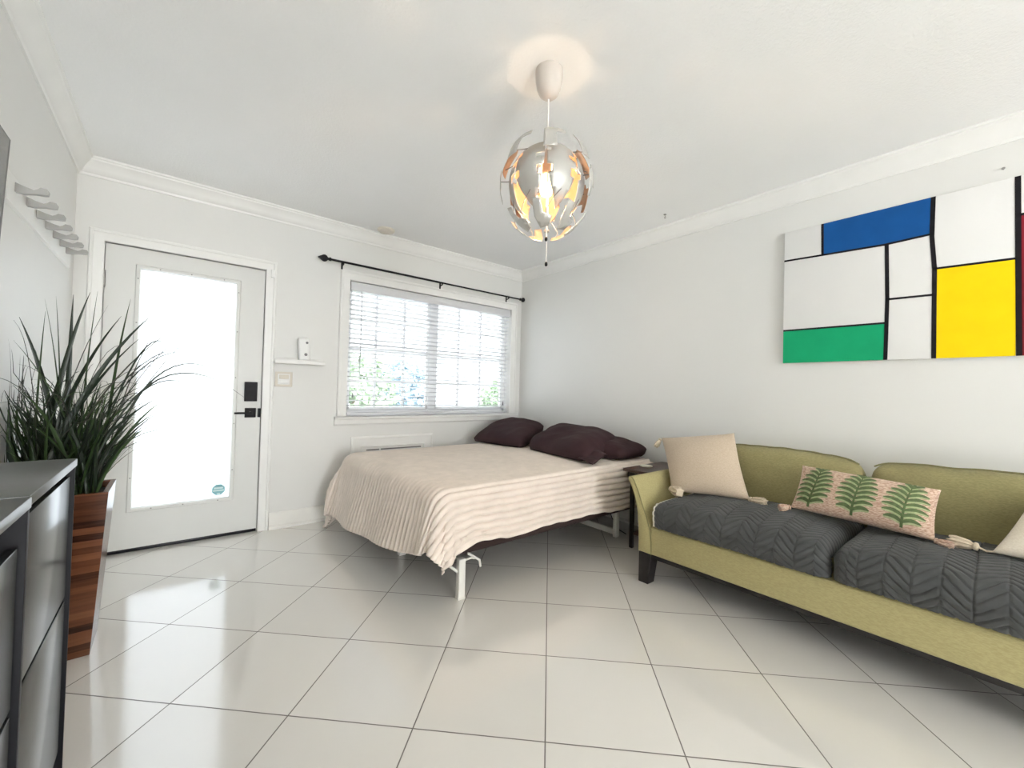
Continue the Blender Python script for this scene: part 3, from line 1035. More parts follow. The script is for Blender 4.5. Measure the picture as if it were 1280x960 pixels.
# ------------------------------------------------------------------ pendant lamp
def pendant():
    cx, cy, cz = 1.247, 1.318, 2.062
    L = empty('pendant_lamp', (cx, cy, ZC), 'round silver pendant lamp of puzzle-shaped petals hanging from the ceiling', 'lamp')
    bm = bmesh.new()
    lathe(bm, [(0.0605, 0.0), (0.0610, -0.015), (0.0595, -0.045), (0.053, -0.082), (0.041, -0.108), (0.022, -0.124), (0.006, -0.128)], (cx, cy, ZC), 36)
    obj('canopy', bm, M['lamp_white'], L, smooth=0.7)
    bm = bmesh.new()
    tube(bm, [(cx, cy, ZC - 0.126), (cx, cy, cz + 0.10)], 0.0035, 8)
    obj('suspension_cord', bm, M['cord'], L)
    bm = bmesh.new()
    lathe(bm, [(0.010, 0.16), (0.012, 0.12), (0.020, 0.11), (0.021, 0.055), (0.017, 0.05)], (cx, cy, cz), 20)
    obj('socket', bm, M['lamp_white'], L, smooth=0.6)
    bm = bmesh.new()
    lathe(bm, [(0.012, 0.05), (0.014, 0.03), (0.026, 0.0), (0.029, -0.022), (0.024, -0.042), (0.010, -0.052), (0.002, -0.053)], (cx, cy, cz), 24)
    b = obj('light_bulb', bm, M['bulb'], L, smooth=1.0)
    b['label'] = 'glowing warm bulb'
    bm = bmesh.new()
    tube(bm, [(cx + 0.008, cy, cz - 0.05), (cx + 0.008, cy, cz - 0.20)], 0.004, 8)
    lathe(bm, [(0.012, 0.004), (0.012, -0.004)], (cx + 0.008, cy, cz - 0.20), 14)
    obj('centre_rod', bm, M['lamp_white'], L)

    def shell_pt(lon, lat, R, zs):
        return Vector((cx + R * math.cos(lat) * math.cos(lon), cy + R * math.cos(lat) * math.sin(lon), cz + zs * R * math.sin(lat)))

    def panel(name, outline, R, zs, lon0):
        """outline: closed polygon in (lon, lat) degrees -> curved sheet with a copper inside"""
        bm = bmesh.new()
        from mathutils.geometry import delaunay_2d_cdt
        # resample the outline and fill it with inner points so that it follows the sphere
        pts = []
        for i, p in enumerate(outline):
            q = outline[(i + 1) % len(outline)]
            n = max(1, int(max(abs(q[0] - p[0]), abs(q[1] - p[1])) / 5))
            for k in range(n):
                pts.append((p[0] + (q[0] - p[0]) * k / n, p[1] + (q[1] - p[1]) * k / n))
        nb = len(pts)
        lo = [min(p[i] for p in pts) for i in (0, 1)]
        hi = [max(p[i] for p in pts) for i in (0, 1)]
        extra = []
        a = lo[0] + 3
        while a < hi[0]:
            c = lo[1] + 3
            while c < hi[1]:
                extra.append((a + 0.37 * ((c * 7.13) % 1), c))
                c += 7
            a += 7
        vs, es, fs, _, _, _ = delaunay_2d_cdt([Vector(p) for p in pts + extra], [], [list(range(nb))], 1, 1e-4)
        g = [bm.verts.new(shell_pt(lon0 + math.radians(v.x), math.radians(v.y), R, zs)) for v in vs]
        for f in fs:
            try:
                bm.faces.new([g[i] for i in f])
            except ValueError:
                pass
        # outward normals
        for f in bm.faces:
            if (f.calc_center_median() - Vector((cx, cy, cz))).dot(f.normal if f.normal.length else f.calc_center_median() - f.calc_center_median()) < 0:
                f.normal_flip()
        bm.normal_update()
        for f in bm.faces:
            if (f.calc_center_median() - Vector((cx, cy, cz))).dot(f.normal) < 0:
                f.normal_flip()
        me = bpy.data.meshes.new(name)
        bm.to_mesh(me)
        bm.free()
        finish(me, [M['petal_out'], M['petal_in']], 3.2)
        o = link_mesh(name, me, L)
        sd = o.modifiers.new('thickness', 'SOLIDIFY')
        sd.thickness = 0.0016
        sd.offset = -1
        sd.material_offset = 1
        sd.material_offset_rim = 0
        return o
    N = 7
    step = 2 * PI / N
    # inner petals: tall leaves with puzzle notches
    inner = [(-23, 60), (22, 60), (24, 30), (24, 22), (11, 21), (11, 15), (24, 14), (23, 3), (13, 2), (13, -9), (20, -10), (17, -25), (8, -45), (0, -57),
             (-8, -45), (-17, -25), (-22, -9), (-16, -7), (-16, 2), (-24, 3), (-24, 24), (-17, 26), (-17, 32), (-24, 34)]
    base = -1.911
    RI, ZI = 0.166, 1.02
    for k in range(N):
        panel('petal', inner, RI, ZI, base + k * step)
    # upper flags on wires
    up = [(-14, 15), (-15, 44), (-10, 49), (17, 46), (17, 37), (3, 36), (2, 16)]
    lw = [(-20, -32), (-9, -34), (-6, -48), (11, -52), (9, -64), (-16, -67), (-22, -52)]
    eq = [(-10, 12), (-3, 14), (-2, 4), (6, 2), (5, -8), (-3, -9), (-4, -20), (-11, -22), (-14, -6), (-17, -2), (-16, 6), (-11, 7)]
    for k in range(N):
        a = base + (k + 0.72) * step
        panel('upper_flap', up, 0.206, 1.13, a)
        bm = bmesh.new()
        tube(bm, [shell_pt(a - 0.10, math.radians(22), 0.2045, 1.13), shell_pt(a - 0.08, math.radians(26), 0.19, 1.10), shell_pt(a - 0.06, math.radians(34), 0.176, 1.04), shell_pt(a, math.radians(42), RI - 0.0015, ZI)], 0.0018, 6)
        obj('upper_wire', bm, M['wire'], L)
        a = base + (k + 0.55) * step
        panel('lower_flap', lw, 0.206, 1.16, a)
        bm = bmesh.new()
        tube(bm, [shell_pt(a, math.radians(-54), 0.2045, 1.16), shell_pt(a, math.radians(-46), 0.200, 1.12), shell_pt(a + 0.2, math.radians(-38), 0.180, 1.05), shell_pt(a + 0.42, math.radians(-28), RI - 0.0015, ZI)], 0.0018, 6)
        obj('lower_wire', bm, M['wire'], L)
        rel = (base + k * step - (-2.33) + PI) % (2 * PI) - PI
        if 0.8 < abs(rel):
            a = base + (k + 0.0) * step
            panel('side_flap', eq, 0.206, 1.10, a)
            bm = bmesh.new()
            tube(bm, [shell_pt(a - 0.1, math.radians(2), 0.2045, 1.10), shell_pt(a - 0.12, math.radians(3), 0.19, 1.06), shell_pt(a - 0.12, math.radians(4), RI - 0.0015, ZI)], 0.0018, 6)
            obj('side_wire', bm, M['wire'], L)
    # two pull cords with black end beads
    for dx, dy, zb in ((-0.013, -0.020, 1.815), (0.004, -0.006, 1.712)):
        bm = bmesh.new()
        tube(bm, [(cx + dx, cy + dy, cz + 0.055), (cx + dx, cy + dy, zb + 0.008)], 0.0022, 6)
        pc = obj('pull_cord', bm, M['cord'], L)
        bm = bmesh.new()
        lathe(bm, [(0.003, 0.010), (0.006, 0.006), (0.0065, -0.004), (0.003, -0.009)], (cx + dx, cy + dy, zb), 14)
        o = obj('cord_bead', bm, M['black_plastic'], pc, smooth=1.0)
        o['label'] = 'small black bead'
    li = bpy.data.lights.new('bulb_light', 'POINT')
    li.energy = 7
    li.color = (1.0, 0.72, 0.46)
    li.shadow_soft_size = 0.035
    lo = bpy.data.objects.new('bulb_light', li)
    COL.objects.link(lo)
    lo.location = (cx, cy, cz - 0.085)
    lo['kind'] = 'helper'


pendant()


# ------------------------------------------------------------------ bed
BX0, BX1, BY0, BY1 = 1.13, 3.155, 1.935, 3.46
BTOP = 0.602


def bed():
    b = empty('bed', (2.14, 2.70, 0), 'double bed with dark brown mattress on a white metal folding frame', 'bed')
    V, F = rounded_box((BX1 - BX0 - 0.03, BY1 - BY0 - 0.03, 0.350), 0.035, (20, 16, 6))
    V = V + np.array([(BX0 + BX1) / 2 + 0.01, (BY0 + BY1) / 2, 0.222 + 0.175])
    np_obj('mattress', V, F, M['brown_cloth'], b)
    # metal frame: side rails, end rails, cross slats
    zt = 0.221
    bm = bmesh.new()
    for y in (BY0 + 0.13, (BY0 + BY1) / 2, BY1 - 0.13):
        box(bm, (BX0 + 0.06, y - 0.010, zt - 0.016), (BX1 - 0.01, y + 0.010, zt), 0.003)
    for x in (BX0 + 0.075, 2.13, 2.16, BX1 - 0.03):
        box(bm, (x - 0.010, BY0 + 0.12, zt - 0.016), (x + 0.010, BY1 - 0.12, zt), 0.003)
    for i in range(9):
        x = BX0 + 0.24 + i * 0.2
        box(bm, (x - 0.008, BY0 + 0.13, zt - 0.012), (x + 0.008, BY1 - 0.13, zt - 0.002), 0)
    obj('frame', bm, M['bed_metal'], b)
    for (x, y) in ((1.262, 1.945), (1.262, 3.42), (1.262, 2.70)):
        bm = bmesh.new()
        box(bm, (x - 0.021, y - 0.017, 0.006), (x + 0.021, y + 0.017, zt - 0.002), 0.004)
        box(bm, (x - 0.023, y - 0.019, 0.0), (x + 0.023, y + 0.019, 0.010), 0.002)
        lg = obj('leg', bm, M['bed_metal'], b)
        if y < 2.9:
            bm = bmesh.new()
            tube(bm, [(x - 0.020, y + 0.004, 0.150), (x - 0.105, y + 0.012, 0.222)], 0.008, 8)
            obj('brace', bm, M['bed_metal'], lg)
            bm = bmesh.new()
            tube(bm, [(x + 0.018, y + 0.006, 0.200), (x + 0.075, y + 0.008, 0.204), (x + 0.092, y + 0.004, 0.196)], 0.006, 8)
            tube(bm, [(x + 0.045, y + 0.006, 0.235), (x + 0.080, y - 0.004, 0.214), (x + 0.115, y - 0.012, 0.188), (x + 0.122, y - 0.014, 0.150)], 0.007, 8)
            obj('latch_bar', bm, M['bed_metal'], lg)
    # head end: U-shaped leg frame
    bm = bmesh.new()
    x = 2.80
    for y in (2.045, 2.70, 3.40):
        box(bm, (x - 0.022, y - 0.016, 0.0), (x + 0.022, y + 0.016, zt - 0.002), 0.003)
    box(bm, (x - 0.012, 2.045, 0.014), (x + 0.012, 3.40, 0.058), 0.003)
    obj('head_leg_frame', bm, M['bed_metal'], b)

    # ribbed blanket draped over the mattress
    nu, per = 220, 0.044
    nv = 720
    vs = np.linspace(BY0 - 0.335, BY1 + 0.40, nv)
    t = np.linspace(0, 1, nu)
    # overhang of the foot hem varies along the bed
    F_ = np.interp(vs, [BY0 - 0.335, BY0 - 0.15, BY0, BY0 + 0.25, BY0 + 0.6, BY0 + 1.1, BY1 - 0.1, BY1 + 0.40], [0.20, 0.25, 0.33, 0.385, 0.43, 0.475, 0.47, 0.50])
    u0 = BX0 - F_
    U = u0[None, :] + (3.10 - u0[None, :]) * t[:, None]
    Vv = np.repeat(vs[None, :], nu, 0)
    # side hem ripples: shift of the overhang along the length
    side = np.interp(U, [0.9, 1.15, 1.3, 1.6, 2.0, 2.4, 2.75, 3.1], [0.34, 0.325, 0.292, 0.298, 0.290, 0.300, 0.325, 0.330])
    side = side + 0.005 * np.sin(U * 13) + 0.002 * np.sin(U * 41 + 1)
    Vv = np.where(Vv < BY0, BY0 - (BY0 - Vv) * side / 0.335, Vv)
    du = np.maximum(0, BX0 + 0.05 - U)
    dn = np.maximum(0, BY0 + 0.05 - Vv)
    df = np.maximum(0, Vv - (BY1 - 0.05))
    dv = dn + df
    sgn = np.where(dn > 0, -1.0, 1.0)
    s = np.sqrt(du ** 2 + dv ** 2)
    ss = np.maximum(s, 1e-6)
    ox, oy = -du / ss, sgn * dv / ss
    r = 0.085 + 0.015 * (du > 0) * (du / ss) ** 2
    ang = np.minimum(s / r, PI / 2 * 0.93)
    rest = np.maximum(0, s - r * PI / 2 * 0.93)
    phi = np.arctan2(dv, du)
    corner = np.sin(2 * phi) ** 2 * (du > 0) * (dv > 0)
    foot = (du > 0) * np.cos(phi) ** 2
    near = (dn > 0) * np.sin(phi) ** 2
    flare = 0.10 + 0.16 * foot + 0.14 * corner * (dn > 0) + 0.02 * corner * (df > 0)
    out = r * np.sin(ang) + rest * np.sin(flare)
    drop = r * (1 - np.cos(ang)) + rest * np.cos(flare)
    # folds
    hang = np.clip(rest / 0.3, 0, 1)
    edge_pos = np.where(foot > 0.5, Vv, U)
    out += hang * 0.010 * np.sin(edge_pos * 11 + 0.6) * (1 - corner)
    out += hang * corner * 0.030 * np.sin(phi * 11 + 0.4)
    out += 0.070 * (df > 0) * (du > 0) * np.sin(np.clip(rest / 0.42, 0, 1) * PI) * np.sin(phi) ** 0.5
    cx_ = np.minimum(np.maximum(U, BX0 + 0.05), 9)
    cy_ = np.clip(Vv, BY0 + 0.05, BY1 - 0.05)
    X = cx_ + ox * out
    Y = cy_ + oy * out
    crown = 0.016 * np.clip(1 - ((U - 2.1) / 1.1) ** 2, 0, 1) * np.clip(1 - ((Vv - 2.7) / 0.85) ** 2, 0, 1)
    Z = BTOP + crown - drop
    P = np.stack([X, Y, Z], -1)
    flat = P.reshape(-1, 3)
    # rumples on the near hanging side by the foot
    rum = np.exp(-((U - 1.42) / 0.42) ** 2) * near * hang
    nz = vnoise(np.stack([U.ravel() * 26, Vv.ravel() * 30, 0 * U.ravel()], -1), 4, 2).reshape(U.shape)
    P[..., 1] -= rum * 0.014 * nz
    P[..., 2] += rum * 0.010 * np.roll(nz, 17, 1)
    top_n = vnoise(np.stack([U.ravel() * 7, Vv.ravel() * 7, 0 * U.ravel()], -1), 9, 2).reshape(U.shape)
    P[..., 2] += 0.004 * top_n * (s < 0.02)
    # ribs along the bed, pushed out along the normal
    gu = np.gradient(P, axis=0)
    gv = np.gradient(P, axis=1)
    Nn = np.cross(gu, gv)
    Nn /= np.maximum(np.linalg.norm(Nn, axis=-1, keepdims=True), 1e-9)
    wob = 0.05 * vnoise(np.stack([U.ravel() * 4, Vv.ravel() * 4, 0 * U.ravel()], -1), 12, 2).reshape(U.shape)
    rib = np.abs(np.sin(PI * (vs[None, :] / per + wob * 0.8))) ** 0.5
    amp = 0.0270 - 0.009 * np.clip(1 - s / 0.05, 0, 1)
    P = P + Nn * (amp * (rib - 0.3))[..., None]
    P[..., 2] = np.maximum(P[..., 2], 0.012 + 0.004 * rib)
    P[..., 1] = np.minimum(P[..., 1], YB - 0.045)
    o = np_obj('ribbed_blanket', P.reshape(-1, 3), grid_faces(nu, nv), M['blanket'], loc=(2.1, 2.7, BTOP))
    sd = o.modifiers.new('cloth_thickness', 'SOLIDIFY')
    sd.thickness = 0.007
    sd.offset = -1
    tag(o, 'beige ribbed fleece blanket draped over the bed', 'blanket')

    # pillows
    zt = BTOP + 0.030

    def pil(name, c, th, seed, label, wr=0.022, flat=None, flap=None):
        root = empty(name, (sum(q[0] for q in c) / 4, sum(q[1] for q in c) / 4, zt), label, 'pillow', 'plum pillows on the bed')
        V, F, info = pillow_mesh(*c, th, 48, -0.03, 3.8, wr, seed, flat, 0.46, 12, 0.06)
        np_obj('pillowcase', V, F, M['plum'], root)
        if flap:
            V, F, _ = pillow_mesh(*flap, 0.035, 22, 0.03, 2.5, 0.014, seed + 9, flat, 0.5, 26)
            np_obj('open_hem', V, F, M['plum'], root)
        return root
    pil('bed_pillow', [(2.37, 3.53, 0.655), (2.46, 2.85, 0.655), (3.075, 3.17, 0.790), (2.90, 3.62, 0.815)], 0.21, 21,
        'plum brown pillow on the bed, the one by the window', flat=zt)
    pil('bed_pillow', [(2.48, 2.80, 0.655), (2.39, 2.03, 0.655), (3.05, 2.20, 0.755), (3.07, 2.95, 0.790)], 0.225, 33,
        'large plum brown pillow on the bed beside the sofa end', flat=zt,
        flap=[(2.38, 2.10, 0.66), (2.36, 1.94, 0.635), (2.60, 1.99, 0.68), (2.60, 2.14, 0.71)])
    pil('bed_pillow', [(2.66, 2.60, 0.675), (2.70, 1.955, 0.675), (3.13, 1.965, 0.690), (3.14, 2.60, 0.700)], 0.175, 45,
        'flat crumpled plum pillow under the large one at the bed corner', wr=0.016, flat=zt)

    # power cord hanging down behind the bed
    pc = bmesh.new()
    tube(pc, [(3.06, 2.34, 0.19), (3.07, 2.33, 0.12), (3.09, 2.30, 0.03), (3.05, 2.22, 0.008), (2.95, 2.14, 0.008), (2.90, 2.02, 0.008)], 0.004, 8)
    o = obj('power_cord', pc, M['black_plastic'], loc=(2.98, 2.2, 0.0), smooth=1.0)
    tag(o, 'thin black power cord on the floor under the bed head', 'cord')


bed()


# ------------------------------------------------------------------ side table with coaster
def side_table():
    t = empty('side_table', (2.9, 1.73, 0), 'dark brown wooden side table squeezed between bed and sofa', 'table')
    obj('tabletop', bbox_bm((2.625, 1.60, 0.576), (3.165, 1.868, 0.598), 0.004), M['table_wood'], t)
    obj('apron', bbox_bm((2.655, 1.625, 0.535), (3.140, 1.845, 0.576), 0.002), M['sofa_leg'], t)
    for x, y in ((2.70, 1.832), (2.70, 1.635), (3.12, 1.832), (3.12, 1.635)):
        obj('leg', bbox_bm((x - 0.013, y - 0.013, 0), (x + 0.013, y + 0.013, 0.5355), 0.002), M['sofa_leg'], t)
    obj('shelf', bbox_bm((2.70, 1.64, 0.100), (3.12, 1.83, 0.118), 0.003), M['table_wood'], t)
    c = bmesh.new()
    lathe(c, [(0.040, 0.0), (0.046, 0.002), (0.046, 0.007), (0.043, 0.009), (0.040, 0.0065), (0.002, 0.0065)], (2.83, 1.80, 0.5985), 32)
    o = obj('coaster', c, M['white_piping'], loc=(2.83, 1.80, 0.5985), smooth=0.6)
    tag(o, 'round cream coaster lying on the dark side table', 'coaster')


side_table()


# ------------------------------------------------------------------ sofa
SYL, SYR = 1.395, -0.365     # inner faces of the arms
SYC = (SYL + SYR) / 2


def sofa():
    s = empty('sofa', (2.7, SYC, 0), 'long olive green two-cushion sofa along the right wall', 'sofa')
    xf, xb = 2.262, 3.165
    bm = bmesh.new()
    box(bm, (xf + 0.004, SYR - 0.01, 0.182), (xb, SYL + 0.01, 0.352), 0.012, 3)
    obj('base', bm, M['sofa'], s)
    obj('under_rail', bbox_bm((xf + 0.03, SYR - 0.06, 0.150), (xb - 0.02, SYL + 0.06, 0.184), 0.003), M['sofa_leg'], s)
    # flared arms (profile y offset outward from inner face, z), extruded front to back, front edge rounded
    outer = [(0.093, 0.182), (0.094, 0.26), (0.097, 0.34), (0.106, 0.42), (0.124, 0.50), (0.150, 0.565), (0.172, 0.598)]
    cap = [(0.178, 0.612), (0.172, 0.626), (0.158, 0.631), (0.144, 0.626)]
    inner = [(0.128, 0.608), (0.096, 0.545), (0.066, 0.47), (0.036, 0.40), (0.012, 0.33), (0.002, 0.26), (0.0, 0.182)]
    prof = outer + cap + inner
    for sg, y0 in ((1, SYL), (-1, SYR)):
        bm = bmesh.new()
        loops = []
        cyy = sum(p[0] for p in prof) / len(prof)
        for x, k in ((xf, 0.010), (xf + 0.003, 0.004), (xf + 0.010, 0.0), (2.6, 0.0), (xb - 0.01, 0.0), (xb, 0.005)):
            ring = []
            for i, (a, z) in enumerate(prof):
                pa = prof[i - 1]
                pb = prof[(i + 1) % len(prof)]
                tx, tz = pb[0] - pa[0], pb[1] - pa[1]
                l = math.hypot(tx, tz)
                nx, nz_ = -tz / l, tx / l         # towards the inside of the loop
                ring.append(bm.verts.new((x, y0 + sg * (a - k * (-nx)), max(0.182, z + k * nz_ * -1 * -1 if False else z - k * (-nz_)))))
            loops.append(ring)
        n = len(prof)
        for a, b in zip(loops, loops[1:]):
            for i in range(n):
                bm.faces.new((a[i], a[(i + 1) % n], b[(i + 1) % n], b[i]))
        bm.faces.new(loops[0][::-1])
        bm.faces.new(loops[-1])
        arm = obj('arm', bm, M['sofa'], s, smooth=0.6)
        bm = bmesh.new()
        tube(bm, [(xf + 0.002, y0 + sg * (a + 0.002), z) for a, z in cap[2:] + inner], 0.0032, 6)
        obj('piping', bm, M['piping'], arm)
    obj('back', bbox_bm((3.045, SYR - 0.08, 0.182), (3.175, SYL + 0.08, 0.66), 0.03, 4), M['sofa'], s)
    for x in (xf, xb - 0.09):
        for sg, y0 in ((1, SYL + 0.085), (-1, SYR - 0.085)):
            bm = bmesh.new()
            dirx = 1 if x == xf else -1
            xa = x if x == xf else x + 0.09
            top = [(xa, y0), (xa + dirx * 0.085, y0), (xa + dirx * 0.085, y0 - sg * 0.085), (xa, y0 - sg * 0.085)]
            bot = [(xa, y0), (xa + dirx * 0.068, y0), (xa + dirx * 0.068, y0 - sg * 0.066), (xa, y0 - sg * 0.066)]
            a = [bm.verts.new((*p, 0.0)) for p in bot]
            c = [bm.verts.new((*p, 0.1835)) for p in top]
            for i in range(4):
                bm.faces.new((a[i], a[(i + 1) % 4], c[(i + 1) % 4], c[i]))
            bm.faces.new(a[::-1])
            bm.faces.new(c)
            bmesh.ops.bevel(bm, geom=list(bm.edges), offset=0.002, segments=1, affect='EDGES')
            obj('leg', bm, M['sofa_leg'], s, smooth=None)

    cw = (SYL - SYR) / 2
    covers = []
    for k in range(2):
        yc = SYL - cw * (k + 0.5)
        sx, sy, sz = 0.70, cw - 0.020, 0.135

        def soft(V, N, sx=sx, sy=sy, grow=0.0, quilt=False, seed=k):
            a, b = V[:, 0] / (sx / 2), V[:, 1] / (sy / 2)
            top = np.clip(N[:, 2], 0, 1)
            W = V.copy()
            W[:, 2] += 0.040 * np.clip(1 - np.abs(a) ** 3, 0, 1) * np.clip(1 - np.abs(b) ** 3, 0, 1) * np.where(V[:, 2] > 0, 1, 0.0)
            front = np.clip(-N[:, 0], 0, 1)
            W[:, 0] -= 0.022 * front * np.clip(1 - (b) ** 4, 0, 1) * np.clip(1 - (V[:, 2] / 0.068) ** 2, 0, 1)
            return W
        V, F = rounded_box((sx, sy, sz), 0.055, (14, 16, 6), soft)
        V = V + np.array([2.255 + sx / 2, yc, 0.353 + sz / 2])
        np_obj('seat_cushion', V, F, M['sofa'], s)
        # quilted cover over the cushion: open shell following it 6 mm outside
        nx_, ny_ = 190, 220
        seam = 0.010

        def cover_pts(gx, gy):
            """gx: arc from the front hem (0) over the top to the back; gy: -1..1 across"""
            hem = 0.115
            rr = 0.060
            L1 = hem - rr + 0.02
            arc = rr * PI / 2
            depth = 0.62
            tot = L1 + arc + depth
            sarc = gx * tot
            x = np.where(sarc < L1, 0.0, np.where(sarc < L1 + arc, rr - rr * np.cos((sarc - L1) / rr), rr + (sarc - L1 - arc)))
            z = np.where(sarc < L1, -rr - (L1 - sarc), np.where(sarc < L1 + arc, -rr + rr * np.sin((sarc - L1) / rr), 0.0))
            return x, z, sarc
        gx, gy = np.meshgrid(np.linspace(0, 1, nx_), np.linspace(-1, 1, ny_), indexing='ij')
        x, z, sarc = cover_pts(gx, gy)
        hw = sy / 2 + 0.004
        # round the cover over the side edges
        rs = 0.052
        e = (1 - np.abs(gy)) * (hw + 0.045)
        side_ang = np.clip(1 - e / (rs * PI / 2), 0, 1) * PI / 2
        inset = rs * (1 - np.sin(side_ang)) 
        yv = np.sign(gy) * np.where(side_ang > 0, hw - rs + rs * np.sin(side_ang), np.minimum(hw - rs, np.abs(gy) * (hw + 0.045)))
        down = rs * (1 - np.cos(side_ang))
        b = yv / hw
        px = 2.243 + x
        pz = 0.497 + z
        a = (x / 0.35 - 1)
        topw = np.clip((sarc - 0.06) / 0.10, 0, 1)
        pz = pz + topw * 0.040 * np.clip(1 - np.abs(a) ** 3, 0, 1) * np.clip(1 - np.abs(b) ** 3, 0, 1)
        frontw = 1 - np.clip((sarc - 0.08) / 0.08, 0, 1)
        px = px - frontw * 0.026 * np.clip(1 - b ** 4, 0, 1) * np.clip(sarc / 0.06, 0, 1)
        pz = pz - down * topw
        px = px + down * frontw * 0.9
        # sag of the hem line
        P = np.stack([px, yc + yv, pz], -1)
        gu = np.gradient(P, axis=0)
        gv = np.gradient(P, axis=1)
        Nn = np.cross(gu, gv)
        Nn /= np.maximum(np.linalg.norm(Nn, axis=-1, keepdims=True), 1e-9)
        # herringbone quilting
        w_, p_ = 0.074, 0.036
        al = (gy * hw) + 0.5
        col = np.floor(al / w_)
        tt = al / w_ - col
        dirn = np.where(col % 2 == 0, 1, -1)
        q = (sarc + dirn * (tt - 0.5) * w_ * 0.95) / p_
        fq = np.abs(q - np.floor(q) - 0.5) * 2            # 1 at the seam
        groove = np.clip((fq - 0.66) / 0.34, 0, 1) ** 1.5
        colg = np.clip((np.abs(tt - 0.5) * 2 - 0.90) / 0.10, 0, 1)
        h = -0.0075 * np.maximum(groove, colg * 0.8)
        wr = vnoise(np.stack([P[..., 0].ravel() * 16, P[..., 1].ravel() * 16, P[..., 2].ravel() * 10], -1), 50 + k, 3).reshape(h.shape)
        h = h + 0.005 * wr
        P = P + Nn * (h + 0.004)[..., None]
        Vn = P.reshape(-1, 3)
        Fc = grid_faces(nx_, ny_)
        lab = ['charcoal quilted seat cover with cream piped edge nearest the beige pillow', 'charcoal quilted seat cover at the right side of the photo'][k]
        root = empty('seat_cover', (2.5, yc, 0.5), lab, 'seat cover', 'quilted seat covers on the sofa')
        o = np_obj('quilted_cloth', Vn, Fc, M['quilt'], root)
        sd = o.modifiers.new('cloth_thickness', 'SOLIDIFY')
        sd.thickness = 0.006
        sd.offset = -1
        if k == 0:
            j = int(np.argmin(np.abs(side_ang[0] - 0.75) + (gy[0] < 0) * 9))
            bm = bmesh.new()
            line = [P[i, j] + np.array([-0.001, 0.003, 0.001]) for i in range(0, 150, 3)]
            tube(bm, line, 0.0055, 8)
            pp = obj('piped_edge', bm, M['white_piping'], root)
            pp['label'] = 'cream piped edge'
        covers.append(root)
    # back cushions: soft slabs leaning on the back
    for k in range(2):
        yc = SYL - cw * (k + 0.5) - (0.0 if k == 0 else 0.008)
        sy, sz, sx = cw - 0.015, 0.46, 0.17

        def soft(V, N, sy=sy, sz=sz, sx=sx, k=k):
            a, c = V[:, 1] / (sy / 2), V[:, 2] / (sz / 2)
            W = V.copy()
            puff = np.clip(1 - np.abs(a) ** 2.6, 0, 1) * np.clip(1 - np.abs(c) ** 2.6, 0, 1)
            W[:, 0] += np.sign(V[:, 0]) * 0.045 * puff * np.where(V[:, 0] < 0, 1, 0.3)
            W[:, 2] += 0.018 * np.clip(1 - a ** 2, 0, 1) * (c > 0.4) - 0.010 * (c > 0.4) * np.abs(a) ** 6
            n = vnoise(V * np.array([8, 9, 13]), 70 + k, 3)
            n2 = vnoise(V * np.array([20, 26, 40]), 80 + k, 2) * np.clip((c - 0.2) / 0.8, 0, 1)
            W[:, 2] -= 0.030 * np.clip((np.abs(a) - 0.80) / 0.20, 0, 1) ** 2 * (c > 0.3)
            W += N * (0.010 * n + 0.009 * n2)[:, None]
            lean = 0.20
            x0, z0 = W[:, 0].copy(), W[:, 2].copy()
            W[:, 0] = x0 * math.cos(lean) + z0 * math.sin(lean)
            W[:, 2] = -x0 * math.sin(lean) + z0 * math.cos(lean)
            return W
        V, F = rounded_box((sx, sy, sz), 0.06, (10, 56, 32), soft)
        V = V + np.array([2.945, yc, 0.59])
        V[:, 0] = np.minimum(V[:, 0], XR - 0.012)
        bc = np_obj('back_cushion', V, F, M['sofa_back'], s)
        # piping along the top front seam
        line = []
        fr = []
        for a in np.linspace(-0.955, 0.955, 60):
            q = np.array([[-sx / 2 + 0.012, a * sy / 2, sz / 2 - 0.012]])
            N = np.array([[-0.7, 0, 0.7]])
            line.append(soft(q, N)[0] + np.array([2.945, yc, 0.59]) + np.array([-0.004, 0, 0.004]))
        bm = bmesh.new()
        tube(bm, line, 0.0042, 7)
        obj('piping', bm, M['piping'], bc)
    return covers


sofa()


